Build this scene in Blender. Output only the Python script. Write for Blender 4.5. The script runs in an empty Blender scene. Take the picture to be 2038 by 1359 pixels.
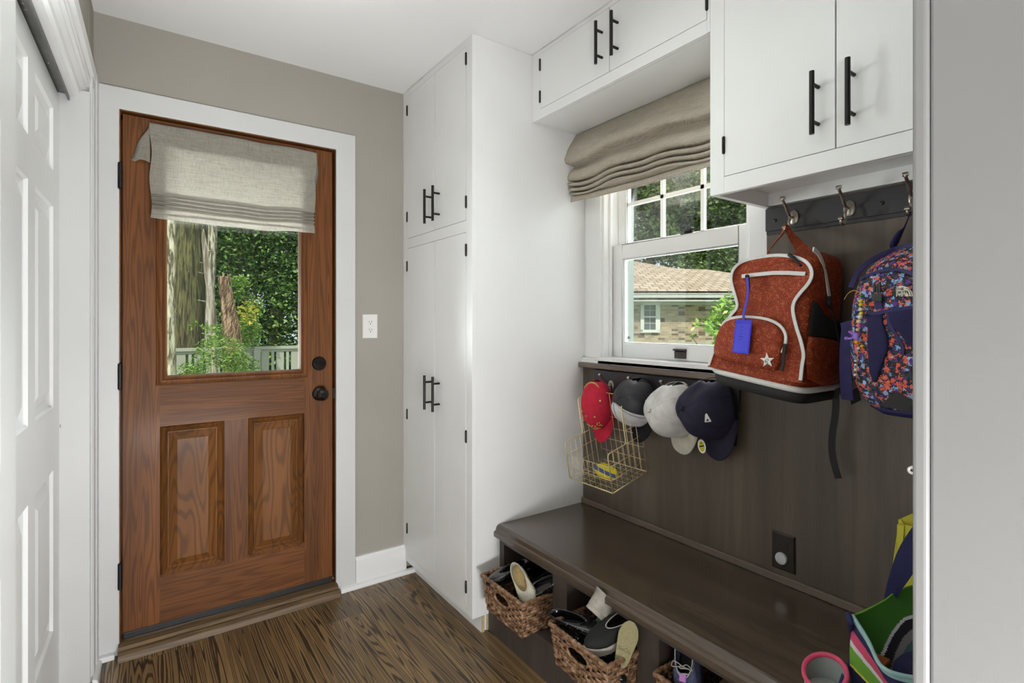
import bpy, bmesh, math, random
from mathutils import Vector, Matrix, noise

# ------------------------------------------------------------------ camera
SC = bpy.context.scene
CAMZ = 1.26
FPX, CX, CY, YAW = 1047.0, 1019.0, 643.5, math.radians(35.13)
cd = bpy.data.cameras.new('camera'); cam = bpy.data.objects.new('camera', cd)
SC.collection.objects.link(cam); SC.camera = cam
cam.location = (0, 0, CAMZ)
cam.rotation_euler = (math.radians(90), 0, -YAW)
cd.sensor_width = 36; cd.lens = 36 * FPX / 2038
cd.shift_y = (CY - 679.5) / 2038
cd.clip_start = 0.02; cd.clip_end = 200

# ------------------------------------------------------------------ world, lights, exposure
SC.view_settings.view_transform = 'Standard'
SC.view_settings.look = 'None'
SC.view_settings.gamma = 1
SC.view_settings.use_curve_mapping = False
SC.view_settings.exposure = 0.0
W = bpy.data.worlds.new('sky'); SC.world = W; W.use_nodes = True
bg = W.node_tree.nodes['Background']
bg.inputs[0].default_value = (0.80, 0.90, 1.0, 1); bg.inputs[1].default_value = 1.25

def lamp(name, kind, loc, energy, size=None, rot=None, target=None, color=(1, 1, 1), spread=None):
    l = bpy.data.lights.new(name, kind); l.energy = energy; l.color = color
    o = bpy.data.objects.new(name, l); SC.collection.objects.link(o); o.location = loc
    if kind == 'AREA':
        l.shape = 'RECTANGLE'; l.size, l.size_y = size
        if spread: l.spread = math.radians(spread)
    if target is not None:
        o.rotation_euler = (Vector(target) - Vector(loc)).to_track_quat('-Z', 'Y').to_euler()
    elif rot: o.rotation_euler = rot
    return o
sun = lamp('sun', 'SUN', (0, 0, 10), 4.2, target=None, rot=None, color=(1.0, 0.95, 0.86))
sun.rotation_euler = Vector((0.40, 0.50, -0.80)).to_track_quat('-Z', 'Y').to_euler()
sun.data.angle = math.radians(1.0)
LIGHTS = [
 # added fill lamp behind the camera, aimed up to brighten the ceiling
 ('ceiling_fill', (0.30, -0.60, 0.20), 28, (0.8, 0.4), (0.50, 0.95, 2.44), (0.98, 0.99, 1.0)),
 # added low fill lamp behind the camera, facing into the room
 ('low_rear_fill', (0.45, -1.30, 0.18), 48, (1.1, 0.32), (0.7, 1.6, 1.0), (0.98, 0.99, 1.0)),
 # daylight through the glass of the outside door and the window, plus added fills
 ('door_daylight', (-1.22, 4.80, 0.95), 120, (0.8, 0.9), (0.9, 1.4, 1.7), (0.97, 1.0, 0.98)),
 ('door_low_fill', (0.30, 4.40, -0.20), 1000, (1.2, 1.0), (0.35, 2.0, 1.7), (0.97, 1.0, 1.0)),  # added fill lamp, aimed up through the door glass to lighten the ceiling
 ('window_low_fill', (3.5, 1.35, 0.10), 170, (1.0, 1.2), (1.5, 1.35, 1.7), (0.96, 0.99, 1.0)),  # added fill lamp low outside the window, sends light up to the ceiling
 ('window_daylight', (2.9, 1.75, 2.40), 400, (1.0, 0.9), (1.2, 1.3, 1.0), (0.95, 0.98, 1.0)),
]
for n_, loc_, e_, sz_, tg_, c_ in LIGHTS: lamp(n_, 'AREA', loc_, e_, sz_, target=tg_, color=c_)

# ------------------------------------------------------------------ helpers
F = Vector((math.sin(YAW), math.cos(YAW), 0)); R = Vector((math.cos(YAW), -math.sin(YAW), 0))
CAM = Vector((0, 0, CAMZ))
def ray(u, v): return F + R * ((u - CX) / FPX) + Vector((0, 0, -(v - CY) / FPX))
def PX(u, v, c): q = ray(u, v); return CAM + q * (c / q.x)
def PY(u, v, c): q = ray(u, v); return CAM + q * (c / q.y)
def PZ(u, v, c): q = ray(u, v); return CAM + q * ((c - CAMZ) / q.z)
def PD(u, v, c): return CAM + ray(u, v) * c          # at a given depth

class MB:
    def __init__(s): s.v = []; s.f = []; s.m = []
    def add(s, vs, fs, mi=0):
        n = len(s.v); s.v += [Vector(p) for p in vs]
        for f in fs: s.f.append([n + i for i in f]); s.m.append(mi)
        return s
    def box(s, x0, x1, y0, y1, z0, z1, mi=0):
        x0, x1 = min(x0, x1), max(x0, x1); y0, y1 = min(y0, y1), max(y0, y1); z0, z1 = min(z0, z1), max(z0, z1)
        return s.add([(x0,y0,z0),(x1,y0,z0),(x1,y1,z0),(x0,y1,z0),(x0,y0,z1),(x1,y0,z1),(x1,y1,z1),(x0,y1,z1)],
                     [(0,3,2,1),(4,5,6,7),(0,1,5,4),(1,2,6,5),(2,3,7,6),(3,0,4,7)], mi)
    def obox(s, o, a, b, c, mi=0):       # corner o with edge vectors a,b,c
        o, a, b, c = map(Vector, (o, a, b, c))
        p = [o, o+a, o+a+b, o+b, o+c, o+a+c, o+a+b+c, o+b+c]
        return s.add(p, [(0,3,2,1),(4,5,6,7),(0,1,5,4),(1,2,6,5),(2,3,7,6),(3,0,4,7)], mi)
    def poly(s, pts, mi=0): return s.add(pts, [tuple(range(len(pts)))], mi)
    def prism(s, pts, ext, mi=0):        # polygon extruded by vector
        ext = Vector(ext); n = len(pts); pts = [Vector(p) for p in pts]
        fs = [tuple(range(n))[::-1], tuple(range(n, 2*n))]
        fs += [(i, (i+1) % n, n+(i+1) % n, n+i) for i in range(n)]
        return s.add(pts + [p + ext for p in pts], fs, mi)
    def loft(s, rings, closed=True, cap=True, mi=0):
        n = len(rings[0]); base = len(s.v)
        vs = [p for r in rings for p in r]; fs = []
        for i in range(len(rings)-1):
            for j in range(n if closed else n-1):
                k = (j+1) % n
                fs.append((i*n+j, i*n+k, (i+1)*n+k, (i+1)*n+j))
        if cap and closed:
            fs.append(tuple(range(n))[::-1]); fs.append(tuple(range((len(rings)-1)*n, len(rings)*n)))
        return s.add(vs, fs, mi)
    def grid(s, nu, nv, fn, mi=0, mfn=None, skip=None):
        n = len(s.v)
        for i in range(nu+1):
            for j in range(nv+1): s.v.append(Vector(fn(i/nu, j/nv)))
        for i in range(nu):
            for j in range(nv):
                if skip and skip((i+.5)/nu, (j+.5)/nv): continue
                a = n + i*(nv+1) + j
                s.f.append([a, a+nv+1, a+nv+2, a+1]); s.m.append(mfn((i+.5)/nu, (j+.5)/nv) if mfn else mi)
        return s
    def tube(s, pts, r, seg=8, cap=True, mi=0, flat=None, up=None, closed=False):
        pts = [Vector(p) for p in pts]; n = len(pts); rings = []
        prev = Vector(up) if up is not None else None
        for i, p in enumerate(pts):
            if closed: t = pts[(i+1) % n] - pts[i-1]
            else: t = pts[min(i+1, n-1)] - pts[max(i-1, 0)]
            if t.length < 1e-9: t = Vector((0, 0, 1))
            t.normalize()
            if prev is None:
                prev = Vector((0, 0, 1)) if abs(t.z) < .9 else Vector((1, 0, 0))
            ref = Vector(up) if up is not None else prev
            a = ref - t * ref.dot(t)
            if a.length < 1e-6: a = t.orthogonal()
            a.normalize(); b = t.cross(a); prev = a
            rr = r[i] if isinstance(r, (list, tuple)) else r
            ra, rb = (rr, rr) if flat is None else (rr * flat, rr)
            rings.append([p + a*ra*math.cos(2*math.pi*k/seg) + b*rb*math.sin(2*math.pi*k/seg) for k in range(seg)])
        if closed: rings.append(rings[0]); cap = False
        return s.loft(rings, True, cap, mi)
    def lathe(s, c, ax, prof, seg=24, mi=0):     # prof: (radius, height along ax)
        c = Vector(c); ax = Vector(ax).normalized(); a = ax.orthogonal().normalized(); b = ax.cross(a)
        rings = [[c + ax*h + (a*math.cos(2*math.pi*k/seg) + b*math.sin(2*math.pi*k/seg))*max(r, 1e-5) for k in range(seg)] for r, h in prof]
        return s.loft(rings, True, True, mi)
    def ball(s, c, r, seg=10, rings=6, mi=0):
        rx, ry, rz = r if isinstance(r, (tuple, list)) else (r, r, r); c = Vector(c); R_ = []
        for i in range(rings+1):
            ph = math.pi * i / rings; q = max(math.sin(ph), 1e-4)
            R_.append([c + Vector((rx*q*math.cos(2*math.pi*k/seg), ry*q*math.sin(2*math.pi*k/seg), rz*math.cos(ph))) for k in range(seg)])
        return s.loft(R_, True, False, mi)
    def pad(s, pts, nrm, h, mi=0, steps=((1, 0), (.97, .55), (.88, .85), (.6, 1.0))):   # puffed polygon
        nrm = Vector(nrm).normalized(); pts = [Vector(p) for p in pts]
        c = sum(pts, Vector()) / len(pts)
        rings = [[c + (p - c)*k + nrm*(h*q) for p in pts] for k, q in steps]
        n = len(s.v); s.loft(rings, True, False, mi)
        m = len(pts); s.add(rings[-1] + [c + nrm*h], [(i, (i+1) % m, m) for i in range(m)], mi)
        return s
    def merge(s, o, mtx=None):
        n = len(s.v); s.v += [(mtx @ p if mtx else p.copy()) for p in o.v]
        s.f += [[n+i for i in f] for f in o.f]; s.m += list(o.m); return s
    def build(s, name, mat, parent=None, smooth=False, bevel=0, sub=0, solid=0, local=False, seg=2, angle=None):
        me = bpy.data.meshes.new(name)
        vs = s.v
        if parent is not None and not local:
            inv = world(parent).inverted(); vs = [inv @ p for p in vs]
        me.from_pydata([tuple(p) for p in vs], [], s.f)
        mats = mat if isinstance(mat, (list, tuple)) else [mat]
        for q in mats: me.materials.append(q)
        if len(mats) > 1: me.polygons.foreach_set('material_index', s.m)
        if smooth: me.polygons.foreach_set('use_smooth', [True]*len(me.polygons))
        bm = bmesh.new(); bm.from_mesh(me)
        bmesh.ops.remove_doubles(bm, verts=bm.verts, dist=1e-6)
        if not getattr(s, 'keep', False): bmesh.ops.recalc_face_normals(bm, faces=bm.faces)
        bm.to_mesh(me); bm.free()
        if smooth and angle:
            try: me.set_sharp_from_angle(angle=math.radians(angle))
            except Exception: pass
        me.update()
        o = bpy.data.objects.new(name, me); SC.collection.objects.link(o)
        if parent is not None: o.parent = parent
        if solid:
            m = o.modifiers.new('solid', 'SOLIDIFY'); m.thickness = solid; m.offset = 0
        if bevel:
            m = o.modifiers.new('bevel', 'BEVEL'); m.width = bevel; m.segments = seg; m.limit_method = 'ANGLE'; m.angle_limit = math.radians(35)
            m.harden_normals = False
        if sub:
            m = o.modifiers.new('sub', 'SUBSURF'); m.levels = sub; m.render_levels = sub
        return o
def world(o):
    m = o.matrix_basis.copy()
    while o.parent: o = o.parent; m = o.matrix_basis @ m
    return m
def tag(o, label=None, cat=None, group=None, kind=None):
    if label: o['label'] = label
    if cat: o['category'] = cat
    if group: o['group'] = group
    if kind: o['kind'] = kind
    return o
def thing(name, label, cat, loc=(0, 0, 0), rot=None, group=None, kind=None):
    o = bpy.data.objects.new(name, None); SC.collection.objects.link(o); o.location = loc
    o.empty_display_size = .05
    if rot is not None:
        if isinstance(rot, Matrix): o.rotation_euler = rot.to_euler()
        else: o.rotation_euler = rot
    return tag(o, label, cat, group, kind)
def struct(o): o['kind'] = 'structure'; return o
def frame(toe, up):                     # rotation matrix: local x -> toe, local z -> about up
    x = Vector(toe).normalized(); z = Vector(up); z = (z - x*z.dot(x)).normalized(); y = z.cross(x)
    return Matrix((x, y, z)).transposed()
def lerp(a, b, t): return a + (b - a)*t
def interp(tab, x):
    if x <= tab[0][0]: return tab[0][1]
    for (a, p), (b, q) in zip(tab, tab[1:]):
        if x <= b: return p + (q - p)*(x - a)/(b - a)
    return tab[-1][1]
def smooth_path(pts, n=6, closed=False):     # catmull-rom
    P = [Vector(p) for p in pts]; out = []; m = len(P)
    for i in range(m if closed else m-1):
        p0 = P[i-1] if (i > 0 or closed) else P[0]; p1 = P[i]; p2 = P[(i+1) % m]
        p3 = P[(i+2) % m] if (closed or i+2 < m) else P[-1]
        for k in range(n):
            t = k/n
            out.append(.5*((2*p1) + (p2-p0)*t + (2*p0-5*p1+4*p2-p3)*t*t + (3*p1-p0-3*p2+p3)*t**3))
    if not closed: out.append(P[-1])
    return out

# ------------------------------------------------------------------ materials
def S(r, g, b):
    f = lambda c: (c/255/12.92 if c/255 <= .04045 else ((c/255+.055)/1.055)**2.4)
    return (f(r), f(g), f(b), 1)
def nt(name):
    m = bpy.data.materials.new(name); m.use_nodes = True
    n = m.node_tree.nodes; l = m.node_tree.links
    return m, n, l, n['Principled BSDF']
def coords(n, l, scale=(1, 1, 1), rot=(0, 0, 0), loc=(0, 0, 0)):
    tc = n.new('ShaderNodeTexCoord'); mp = n.new('ShaderNodeMapping')
    mp.inputs['Scale'].default_value = scale; mp.inputs['Rotation'].default_value = rot; mp.inputs['Location'].default_value = loc
    l.new(tc.outputs['Object'], mp.inputs['Vector']); return mp.outputs['Vector']
def noisen(n, l, vec, scale, detail=2, rough=.5, dist=0):
    t = n.new('ShaderNodeTexNoise'); t.inputs['Scale'].default_value = scale; t.inputs['Detail'].default_value = detail
    t.inputs['Roughness'].default_value = rough; t.inputs['Distortion'].default_value = dist
    l.new(vec, t.inputs['Vector']); return t.outputs['Fac']
def ramp(n, l, fac, stops, const=False):
    r = n.new('ShaderNodeValToRGB'); cr = r.color_ramp
    if const: cr.interpolation = 'CONSTANT'
    while len(cr.elements) < len(stops): cr.elements.new(.5)
    for e, (p, c) in zip(cr.elements, stops):
        e.position = p; e.color = c if len(c) == 4 else (*c, 1)
    l.new(fac, r.inputs['Fac']); return r.outputs['Color']
def math_(n, l, op, a, b=None):
    m = n.new('ShaderNodeMath'); m.operation = op
    for i, x in enumerate((a, b)):
        if x is None: continue
        if isinstance(x, (int, float)): m.inputs[i].default_value = x
        else: l.new(x, m.inputs[i])
    return m.outputs[0]
def mixc(n, l, fac, a, b, mode='MIX'):
    m = n.new('ShaderNodeMix'); m.data_type = 'RGBA'; m.blend_type = mode
    for s_, x in ((m.inputs['Factor'], fac), (m.inputs['A'], a), (m.inputs['B'], b)):
        if isinstance(x, (int, float)): s_.default_value = x
        elif isinstance(x, tuple): s_.default_value = x
        else: l.new(x, s_)
    m.inputs['A']; return m.outputs['Result']
def mixc(n, l, fac, a, b, mode='MIX'):
    m = n.new('ShaderNodeMix'); m.data_type = 'RGBA'; m.blend_type = mode
    ins = [m.inputs[0], m.inputs[6], m.inputs[7]]
    for s_, x in zip(ins, (fac, a, b)):
        if isinstance(x, (int, float)): s_.default_value = x
        elif isinstance(x, tuple): s_.default_value = x
        else: l.new(x, s_)
    return m.outputs[2]
def bump(n, l, b, height, strength=.2, dist=.002):
    bp = n.new('ShaderNodeBump'); bp.inputs['Strength'].default_value = strength; bp.inputs['Distance'].default_value = dist
    l.new(height, bp.inputs['Height']); l.new(bp.outputs['Normal'], b.inputs['Normal'])
def M(name, col, rough=.5, metal=0, var=.06, vs=6, bmp=0, bs=200, coat=0, spec=.5):
    m, n, l, b = nt(name)
    v = coords(n, l)
    f = noisen(n, l, v, vs, 3)
    a = tuple(min(1, c*(1-var)) for c in col[:3]) + (1,); c2 = tuple(min(1, c*(1+var)) for c in col[:3]) + (1,)
    l.new(ramp(n, l, f, [(.3, a), (.7, c2)]), b.inputs['Base Color'])
    b.inputs['Roughness'].default_value = rough; b.inputs['Metallic'].default_value = metal
    b.inputs['Specular IOR Level'].default_value = spec
    if coat: b.inputs['Coat Weight'].default_value = coat; b.inputs['Coat Roughness'].default_value = .1
    if bmp: bump(n, l, b, noisen(n, l, v, bs, 2), bmp)
    return m
def wood(name, light, dark, scale, K=26, rough=.35, pore=(300, 300, 6), contrast=.75, line=(.35, .95), planks=None, coat=0, spec=.5, nsc=1.0):
    """contour lines of a stretched noise field: cathedral grain; scale stretches object space."""
    m, n, l, b = nt(name)
    v = coords(n, l, scale)
    if planks:
        w, axis = planks
        tc = n.new('ShaderNodeTexCoord'); sep = n.new('ShaderNodeSeparateXYZ'); l.new(tc.outputs['Object'], sep.inputs[0])
        idx = math_(n, l, 'FLOOR', math_(n, l, 'DIVIDE', sep.outputs[axis], w))
        wn = n.new('ShaderNodeTexWhiteNoise'); wn.noise_dimensions = '1D'; l.new(idx, wn.inputs['W'])
        along = sep.outputs[1 - axis]
        seg = math_(n, l, 'FLOOR', math_(n, l, 'DIVIDE', math_(n, l, 'ADD', along, math_(n, l, 'MULTIPLY', wn.outputs['Value'], 3.7)), 1.15))
        wn2 = n.new('ShaderNodeTexWhiteNoise'); wn2.noise_dimensions = '2D'
        cb = n.new('ShaderNodeCombineXYZ'); l.new(idx, cb.inputs[0]); l.new(seg, cb.inputs[1]); l.new(cb.outputs[0], wn2.inputs['Vector'])
        off = n.new('ShaderNodeVectorMath'); off.operation = 'MULTIPLY_ADD'
        off.inputs[1].default_value = (37, 53, 19); l.new(wn2.outputs['Color'], off.inputs[0]); l.new(v, off.inputs[2]); v2 = off.outputs[0]
    else: v2 = v
    f = noisen(n, l, v2, nsc, 1.5, .45)
    s_ = math_(n, l, 'SINE', math_(n, l, 'MULTIPLY', f, K * 6.283))
    s01 = math_(n, l, 'ADD', math_(n, l, 'MULTIPLY', s_, .5), .5)
    pv = coords(n, l, pore)
    p = noisen(n, l, pv, 1, 3, .6)
    s01 = math_(n, l, 'ADD', s01, math_(n, l, 'MULTIPLY', math_(n, l, 'SUBTRACT', p, .5), 1.1))
    mask = ramp(n, l, s01, [(line[0], (0, 0, 0)), (line[1], (1, 1, 1))])
    big = noisen(n, l, v2, .6, 2)
    lightc = ramp(n, l, big, [(.3, tuple(c*.72 for c in light[:3])), (.7, tuple(min(1, c*1.2) for c in light[:3]))])
    if planks:
        pl = ramp(n, l, wn2.outputs['Value'], [(0, (.72, .70, .70)), (1, (1.15, 1.13, 1.1))])
        lightc = mixc(n, l, 1.0, lightc, pl, 'MULTIPLY')
    col = mixc(n, l, math_(n, l, 'MULTIPLY', mask, contrast), lightc, dark)
    pm = ramp(n, l, p, [(.38, (.72, .72, .72)), (.55, (1, 1, 1))])
    col = mixc(n, l, .55, col, mixc(n, l, 1.0, col, pm, 'MULTIPLY'))
    if planks:
        fr = math_(n, l, 'FRACT', math_(n, l, 'DIVIDE', sep.outputs[axis], w))
        edge = ramp(n, l, math_(n, l, 'ABSOLUTE', math_(n, l, 'SUBTRACT', fr, .5)), [(.482, (1, 1, 1)), (.5, (.35, .33, .3))])
        col = mixc(n, l, 1.0, col, edge, 'MULTIPLY')
    l.new(col, b.inputs['Base Color'])
    b.inputs['Roughness'].default_value = rough; b.inputs['Specular IOR Level'].default_value = spec
    if coat: b.inputs['Coat Weight'].default_value = coat; b.inputs['Coat Roughness'].default_value = .12
    bump(n, l, b, p, .12, .001)
    return m
def linen(name, base, trans=0.0, sc=1.0, axes='xz'):
    m, n, l, b = nt(name)
    a = (1 if 'x' in axes else 0); bb = (1 if 'y' in axes else 0)
    hv = coords(n, l, (22*sc, 22*sc, 700*sc)); vv = coords(n, l, (700*sc, 700*sc, 22*sc))
    h = noisen(n, l, hv, 1, 3, .65); v = noisen(n, l, vv, 1, 3, .65)
    t = math_(n, l, 'ADD', math_(n, l, 'MULTIPLY', h, .5), math_(n, l, 'MULTIPLY', v, .5))
    c = ramp(n, l, t, [(.34, tuple(x*.62 for x in base[:3])), (.5, base), (.66, tuple(min(1, x*1.28) for x in base[:3]))])
    l.new(c, b.inputs['Base Color']); b.inputs['Roughness'].default_value = .95; b.inputs['Specular IOR Level'].default_value = .1
    bump(n, l, b, t, .5, .001)
    if trans:
        tr = n.new('ShaderNodeBsdfTranslucent'); l.new(c, tr.inputs['Color'])
        mx = n.new('ShaderNodeMixShader'); mx.inputs[0].default_value = trans
        out = n['Material Output']; l.new(b.outputs[0], mx.inputs[1]); l.new(tr.outputs[0], mx.inputs[2]); l.new(mx.outputs[0], out.inputs['Surface'])
    return m
def glassm():
    m, n, l, b = nt('window_glass'); n.remove(b)
    t = n.new('ShaderNodeBsdfTransparent'); t.inputs[0].default_value = (.93, .95, .94, 1)
    g = n.new('ShaderNodeBsdfGlossy'); g.inputs['Roughness'].default_value = .02
    fr = n.new('ShaderNodeFresnel'); fr.inputs[0].default_value = 1.45
    mx = n.new('ShaderNodeMixShader'); l.new(fr.outputs[0], mx.inputs[0]); l.new(t.outputs[0], mx.inputs[1]); l.new(g.outputs[0], mx.inputs[2])
    l.new(mx.outputs[0], n['Material Output'].inputs['Surface']); return m
def leafm(name, stops, trans=.35):
    m, n, l, b = nt(name)
    g = n.new('ShaderNodeNewGeometry')
    c = ramp(n, l, g.outputs['Random Per Island'], stops)
    l.new(c, b.inputs['Base Color']); b.inputs['Roughness'].default_value = .45
    tr = n.new('ShaderNodeBsdfTranslucent'); l.new(c, tr.inputs['Color'])
    mx = n.new('ShaderNodeMixShader'); mx.inputs[0].default_value = trans
    l.new(b.outputs[0], mx.inputs[1]); l.new(tr.outputs[0], mx.inputs[2]); l.new(mx.outputs[0], n['Material Output'].inputs['Surface'])
    return m
def bark(name, light, dark, sc=(14, 14, 2.2), th=(.42, .58)):
    m, n, l, b = nt(name)
    v = coords(n, l, sc); f = noisen(n, l, v, 1, 5, .65, .6)
    l.new(ramp(n, l, f, [(th[0], dark), (th[1], light)]), b.inputs['Base Color'])
    b.inputs['Roughness'].default_value = .9; bump(n, l, b, f, .9, .03); return m

WHITE = M('white_paint', S(236, 236, 235), .32, var=.02, vs=3, bmp=.05, bs=120)
WHITE2 = M('white_trim_paint', S(236, 236, 235), .35, var=.02, vs=4)
CASEP = M('casing_paint', S(208, 208, 207), .4, var=.02, vs=4)
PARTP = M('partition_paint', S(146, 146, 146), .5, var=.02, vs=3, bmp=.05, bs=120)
CEIL = M('ceiling_paint', S(240, 240, 239), .9, var=.015, vs=2, bmp=.06, bs=160)
TAUPE = M('taupe_wall_paint', S(163, 158, 149), .85, var=.03, vs=3, bmp=.08, bs=220)
BLACKM = M('matte_black_metal', S(40, 38, 37), .38, .6, var=.1, vs=20)
BRONZE = M('dark_bronze', S(56, 52, 50), .22, .85, var=.15, vs=30)
NICKEL = M('brushed_nickel', S(176, 168, 156), .3, 1, var=.1, vs=40)
GOLD = M('brass_wire', S(226, 208, 160), .38, .65, var=.06, vs=40)
STEEL = M('galvanised_track', S(120, 120, 118), .45, .8, var=.15, vs=30)
GLASS = glassm()
DOORV = wood('oak_door_vertical', S(118, 71, 32), S(62, 36, 18), (24, 24, 1.1), K=11, rough=.5, pore=(420, 420, 9), contrast=.5, coat=.02, spec=.25)
DOORH = wood('oak_door_horizontal', S(116, 70, 32), S(62, 36, 18), (1.1, 24, 24), K=11, rough=.5, pore=(9, 420, 420), contrast=.45, coat=.02, spec=.25)
DOORP = wood('oak_door_panel', S(120, 76, 36), S(58, 38, 24), (9.5, 9.5, 1.5), K=15, rough=.5, pore=(420, 420, 9), contrast=.5, line=(.5, .98), coat=.02, spec=.25)
THRESH = wood('oak_threshold', S(120, 96, 66), S(70, 52, 34), (1.0, 22, 22), K=8, rough=.5, pore=(9, 420, 420), contrast=.6)
FLOORM = wood('stained_oak_floor', S(146, 119, 82), S(48, 38, 31), (17, .62, 17), K=23, rough=.36, pore=(420, 9, 420), contrast=.92, line=(.5, .9), planks=(.16, 0), coat=.1)
PANELM = wood('dark_stained_panel', S(94, 83, 72), S(74, 65, 57), (14, 14, .6), K=4, rough=.42, pore=(500, 500, 14), contrast=.35)
BENCHM = wood('dark_stained_bench', S(84, 71, 59), S(62, 52, 44), (12, 1.1, 12), K=4, rough=.24, pore=(400, 12, 400), contrast=.35, coat=.6)
BENCHB = wood('dark_stained_carcass', S(80, 71, 66), S(60, 53, 50), (12, 12, 1.0), K=4, rough=.4, pore=(400, 400, 12), contrast=.35)
LEDGEM = wood('dark_stained_ledge', S(118, 104, 92), S(88, 77, 68), (12, 1.1, 12), K=4, rough=.4, pore=(400, 12, 400), contrast=.4)
RAILM = M('charcoal_board', S(56, 54, 57), .42, var=.08, vs=10)
BROWNPL = M('brown_plastic', S(40, 33, 30), .28, var=.04)
WHITEPL = M('white_plastic', S(230, 229, 226), .3, var=.01)
LINEN1 = linen('linen_shade_translucent', S(160, 155, 144), trans=.25)
LINEN2 = linen('linen_shade', S(186, 177, 162), trans=.05)
DARK = M('dark_gap', S(18, 17, 16), .8)
# ================================================================== ROOM SHELL
FZ = -0.02; CZ = 2.445; WX = 1.735; WY = 2.548          # floor, ceiling, right wall, door wall
struct(MB().box(-0.42, 3.3, -3.1, 2.70, FZ-.06, FZ).build('floor', FLOORM))
struct(MB().box(-0.95, 3.3, -3.1, 2.70, CZ, CZ+.12).build('ceiling', CEIL))
# door wall with the opening of the outside door
OX0, OX1, OZ1 = -0.071, 0.757, 2.088
b = MB().box(-.95, OX0-.012, WY, WY+.13, FZ, CZ).box(OX1+.012, WX+.15, WY, WY+.13, FZ, CZ).box(OX0-.012, OX1+.012, WY, WY+.13, OZ1+.012, CZ)
struct(b.build('wall_back', TAUPE))
# window wall, opening
WIN_Y0, WIN_Y1, WIN_Z0, WIN_Z1 = 1.018, 1.737, 1.095, 2.12
b = MB().box(WX, WX+.16, -3.1, WIN_Y0, FZ, CZ).box(WX, WX+.16, WIN_Y1, WY, FZ, CZ)
b.box(WX, WX+.16, WIN_Y0, WIN_Y1, FZ, WIN_Z0).box(WX, WX+.16, WIN_Y0, WIN_Y1, WIN_Z1, CZ)
struct(b.build('wall_right', WHITE))
# partition beside the camera
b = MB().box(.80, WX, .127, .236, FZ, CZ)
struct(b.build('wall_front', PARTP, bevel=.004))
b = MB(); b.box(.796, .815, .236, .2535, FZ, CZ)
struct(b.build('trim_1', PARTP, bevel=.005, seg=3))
# left wall, slightly out of square
LA = math.radians(1.29); LP = Vector((-.150, 2.548, 0)); LD = Vector((-math.sin(LA), -math.cos(LA), 0)); LN = Vector((math.cos(LA), -math.sin(LA), 0))
def L(s, off, z): return LP + LD*s + LN*off + Vector((0, 0, z))
def lbox(mb, s0, s1, o0, o1, z0, z1, mi=0): return mb.obox(L(s0, o0, z0), LD*(s1-s0), LN*(o1-o0), (0, 0, z1-z0), mi)
b = MB(); lbox(b, 0, .149, -.12, 0, FZ, CZ); lbox(b, .149, 2.2, -.12, -.001, 2.115, CZ); lbox(b, 2.2, 5.7, -.12, 0, FZ, CZ)
struct(b.build('wall_left', TAUPE))
b = MB(); lbox(b, 0, .10, -.78, -.12, FZ, CZ); lbox(b, 2.25, 2.35, -.78, -.12, FZ, CZ); lbox(b, 0, 2.35, -.85, -.78, FZ, CZ)
struct(b.build('wall_closet', WHITE))
# far walls of the adjoining room
struct(MB().box(-.5, 3.3, -3.2, -3.1, FZ, CZ).build('wall_rear', WHITE))
# closet casing: jamb, side casing, head moulding
b = MB(); lbox(b, .150, .165, -.115, .004, FZ, 2.08)
lbox(b, 0.0, .150, 0, .010, FZ, 2.175); lbox(b, 0.012, .075, .010, .017, FZ, 2.175); lbox(b, .105, .15, .010, .014, FZ, 2.10)
b.obox(L(.165, -.115, 2.062), LD*2.03, LN*.02, (0, 0, .05))
struct(b.build('trim_2', CASEP, bevel=.003))
prof = [(-.052, 2.050), (-.038, 2.050), (-.034, 2.062), (-.024, 2.066), (-.021, 2.082), (-.010, 2.090), (-.007, 2.108), (.003, 2.116), (.004, 2.138), (.014, 2.142), (.016, 2.180), (.0, 2.180), (0, 2.10), (-.052, 2.10)]
b = MB(); b.prism([L(.150, o, z) for o, z in prof], LD*2.1)
b2 = [(0, 2.142), (.014, 2.142), (.016, 2.180), (0, 2.180)]
b.prism([L(0, o, z) for o, z in b2], LD*.15)
struct(b.build('trim_3', WHITE2))
b = MB(); lbox(b, .168, 2.19, -.098, -.052, 2.056, 2.062); lbox(b, .168, 2.19, -.056, -.052, 2.035, 2.06); lbox(b, .168, 2.19, -.099, -.096, 2.035, 2.06)
o = b.build('sliding_door_track', STEEL); tag(o, 'grey metal sliding track above the white closet doors', 'track')
for s_ in (.42, .75, .78, 1.1): MB().lathe(L(s_, -.075, 2.0565), (0, 0, -1), [(0.0045, 0), (.004, .002), (.0, .003)], 10).build('screw', NICKEL, o)

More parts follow.
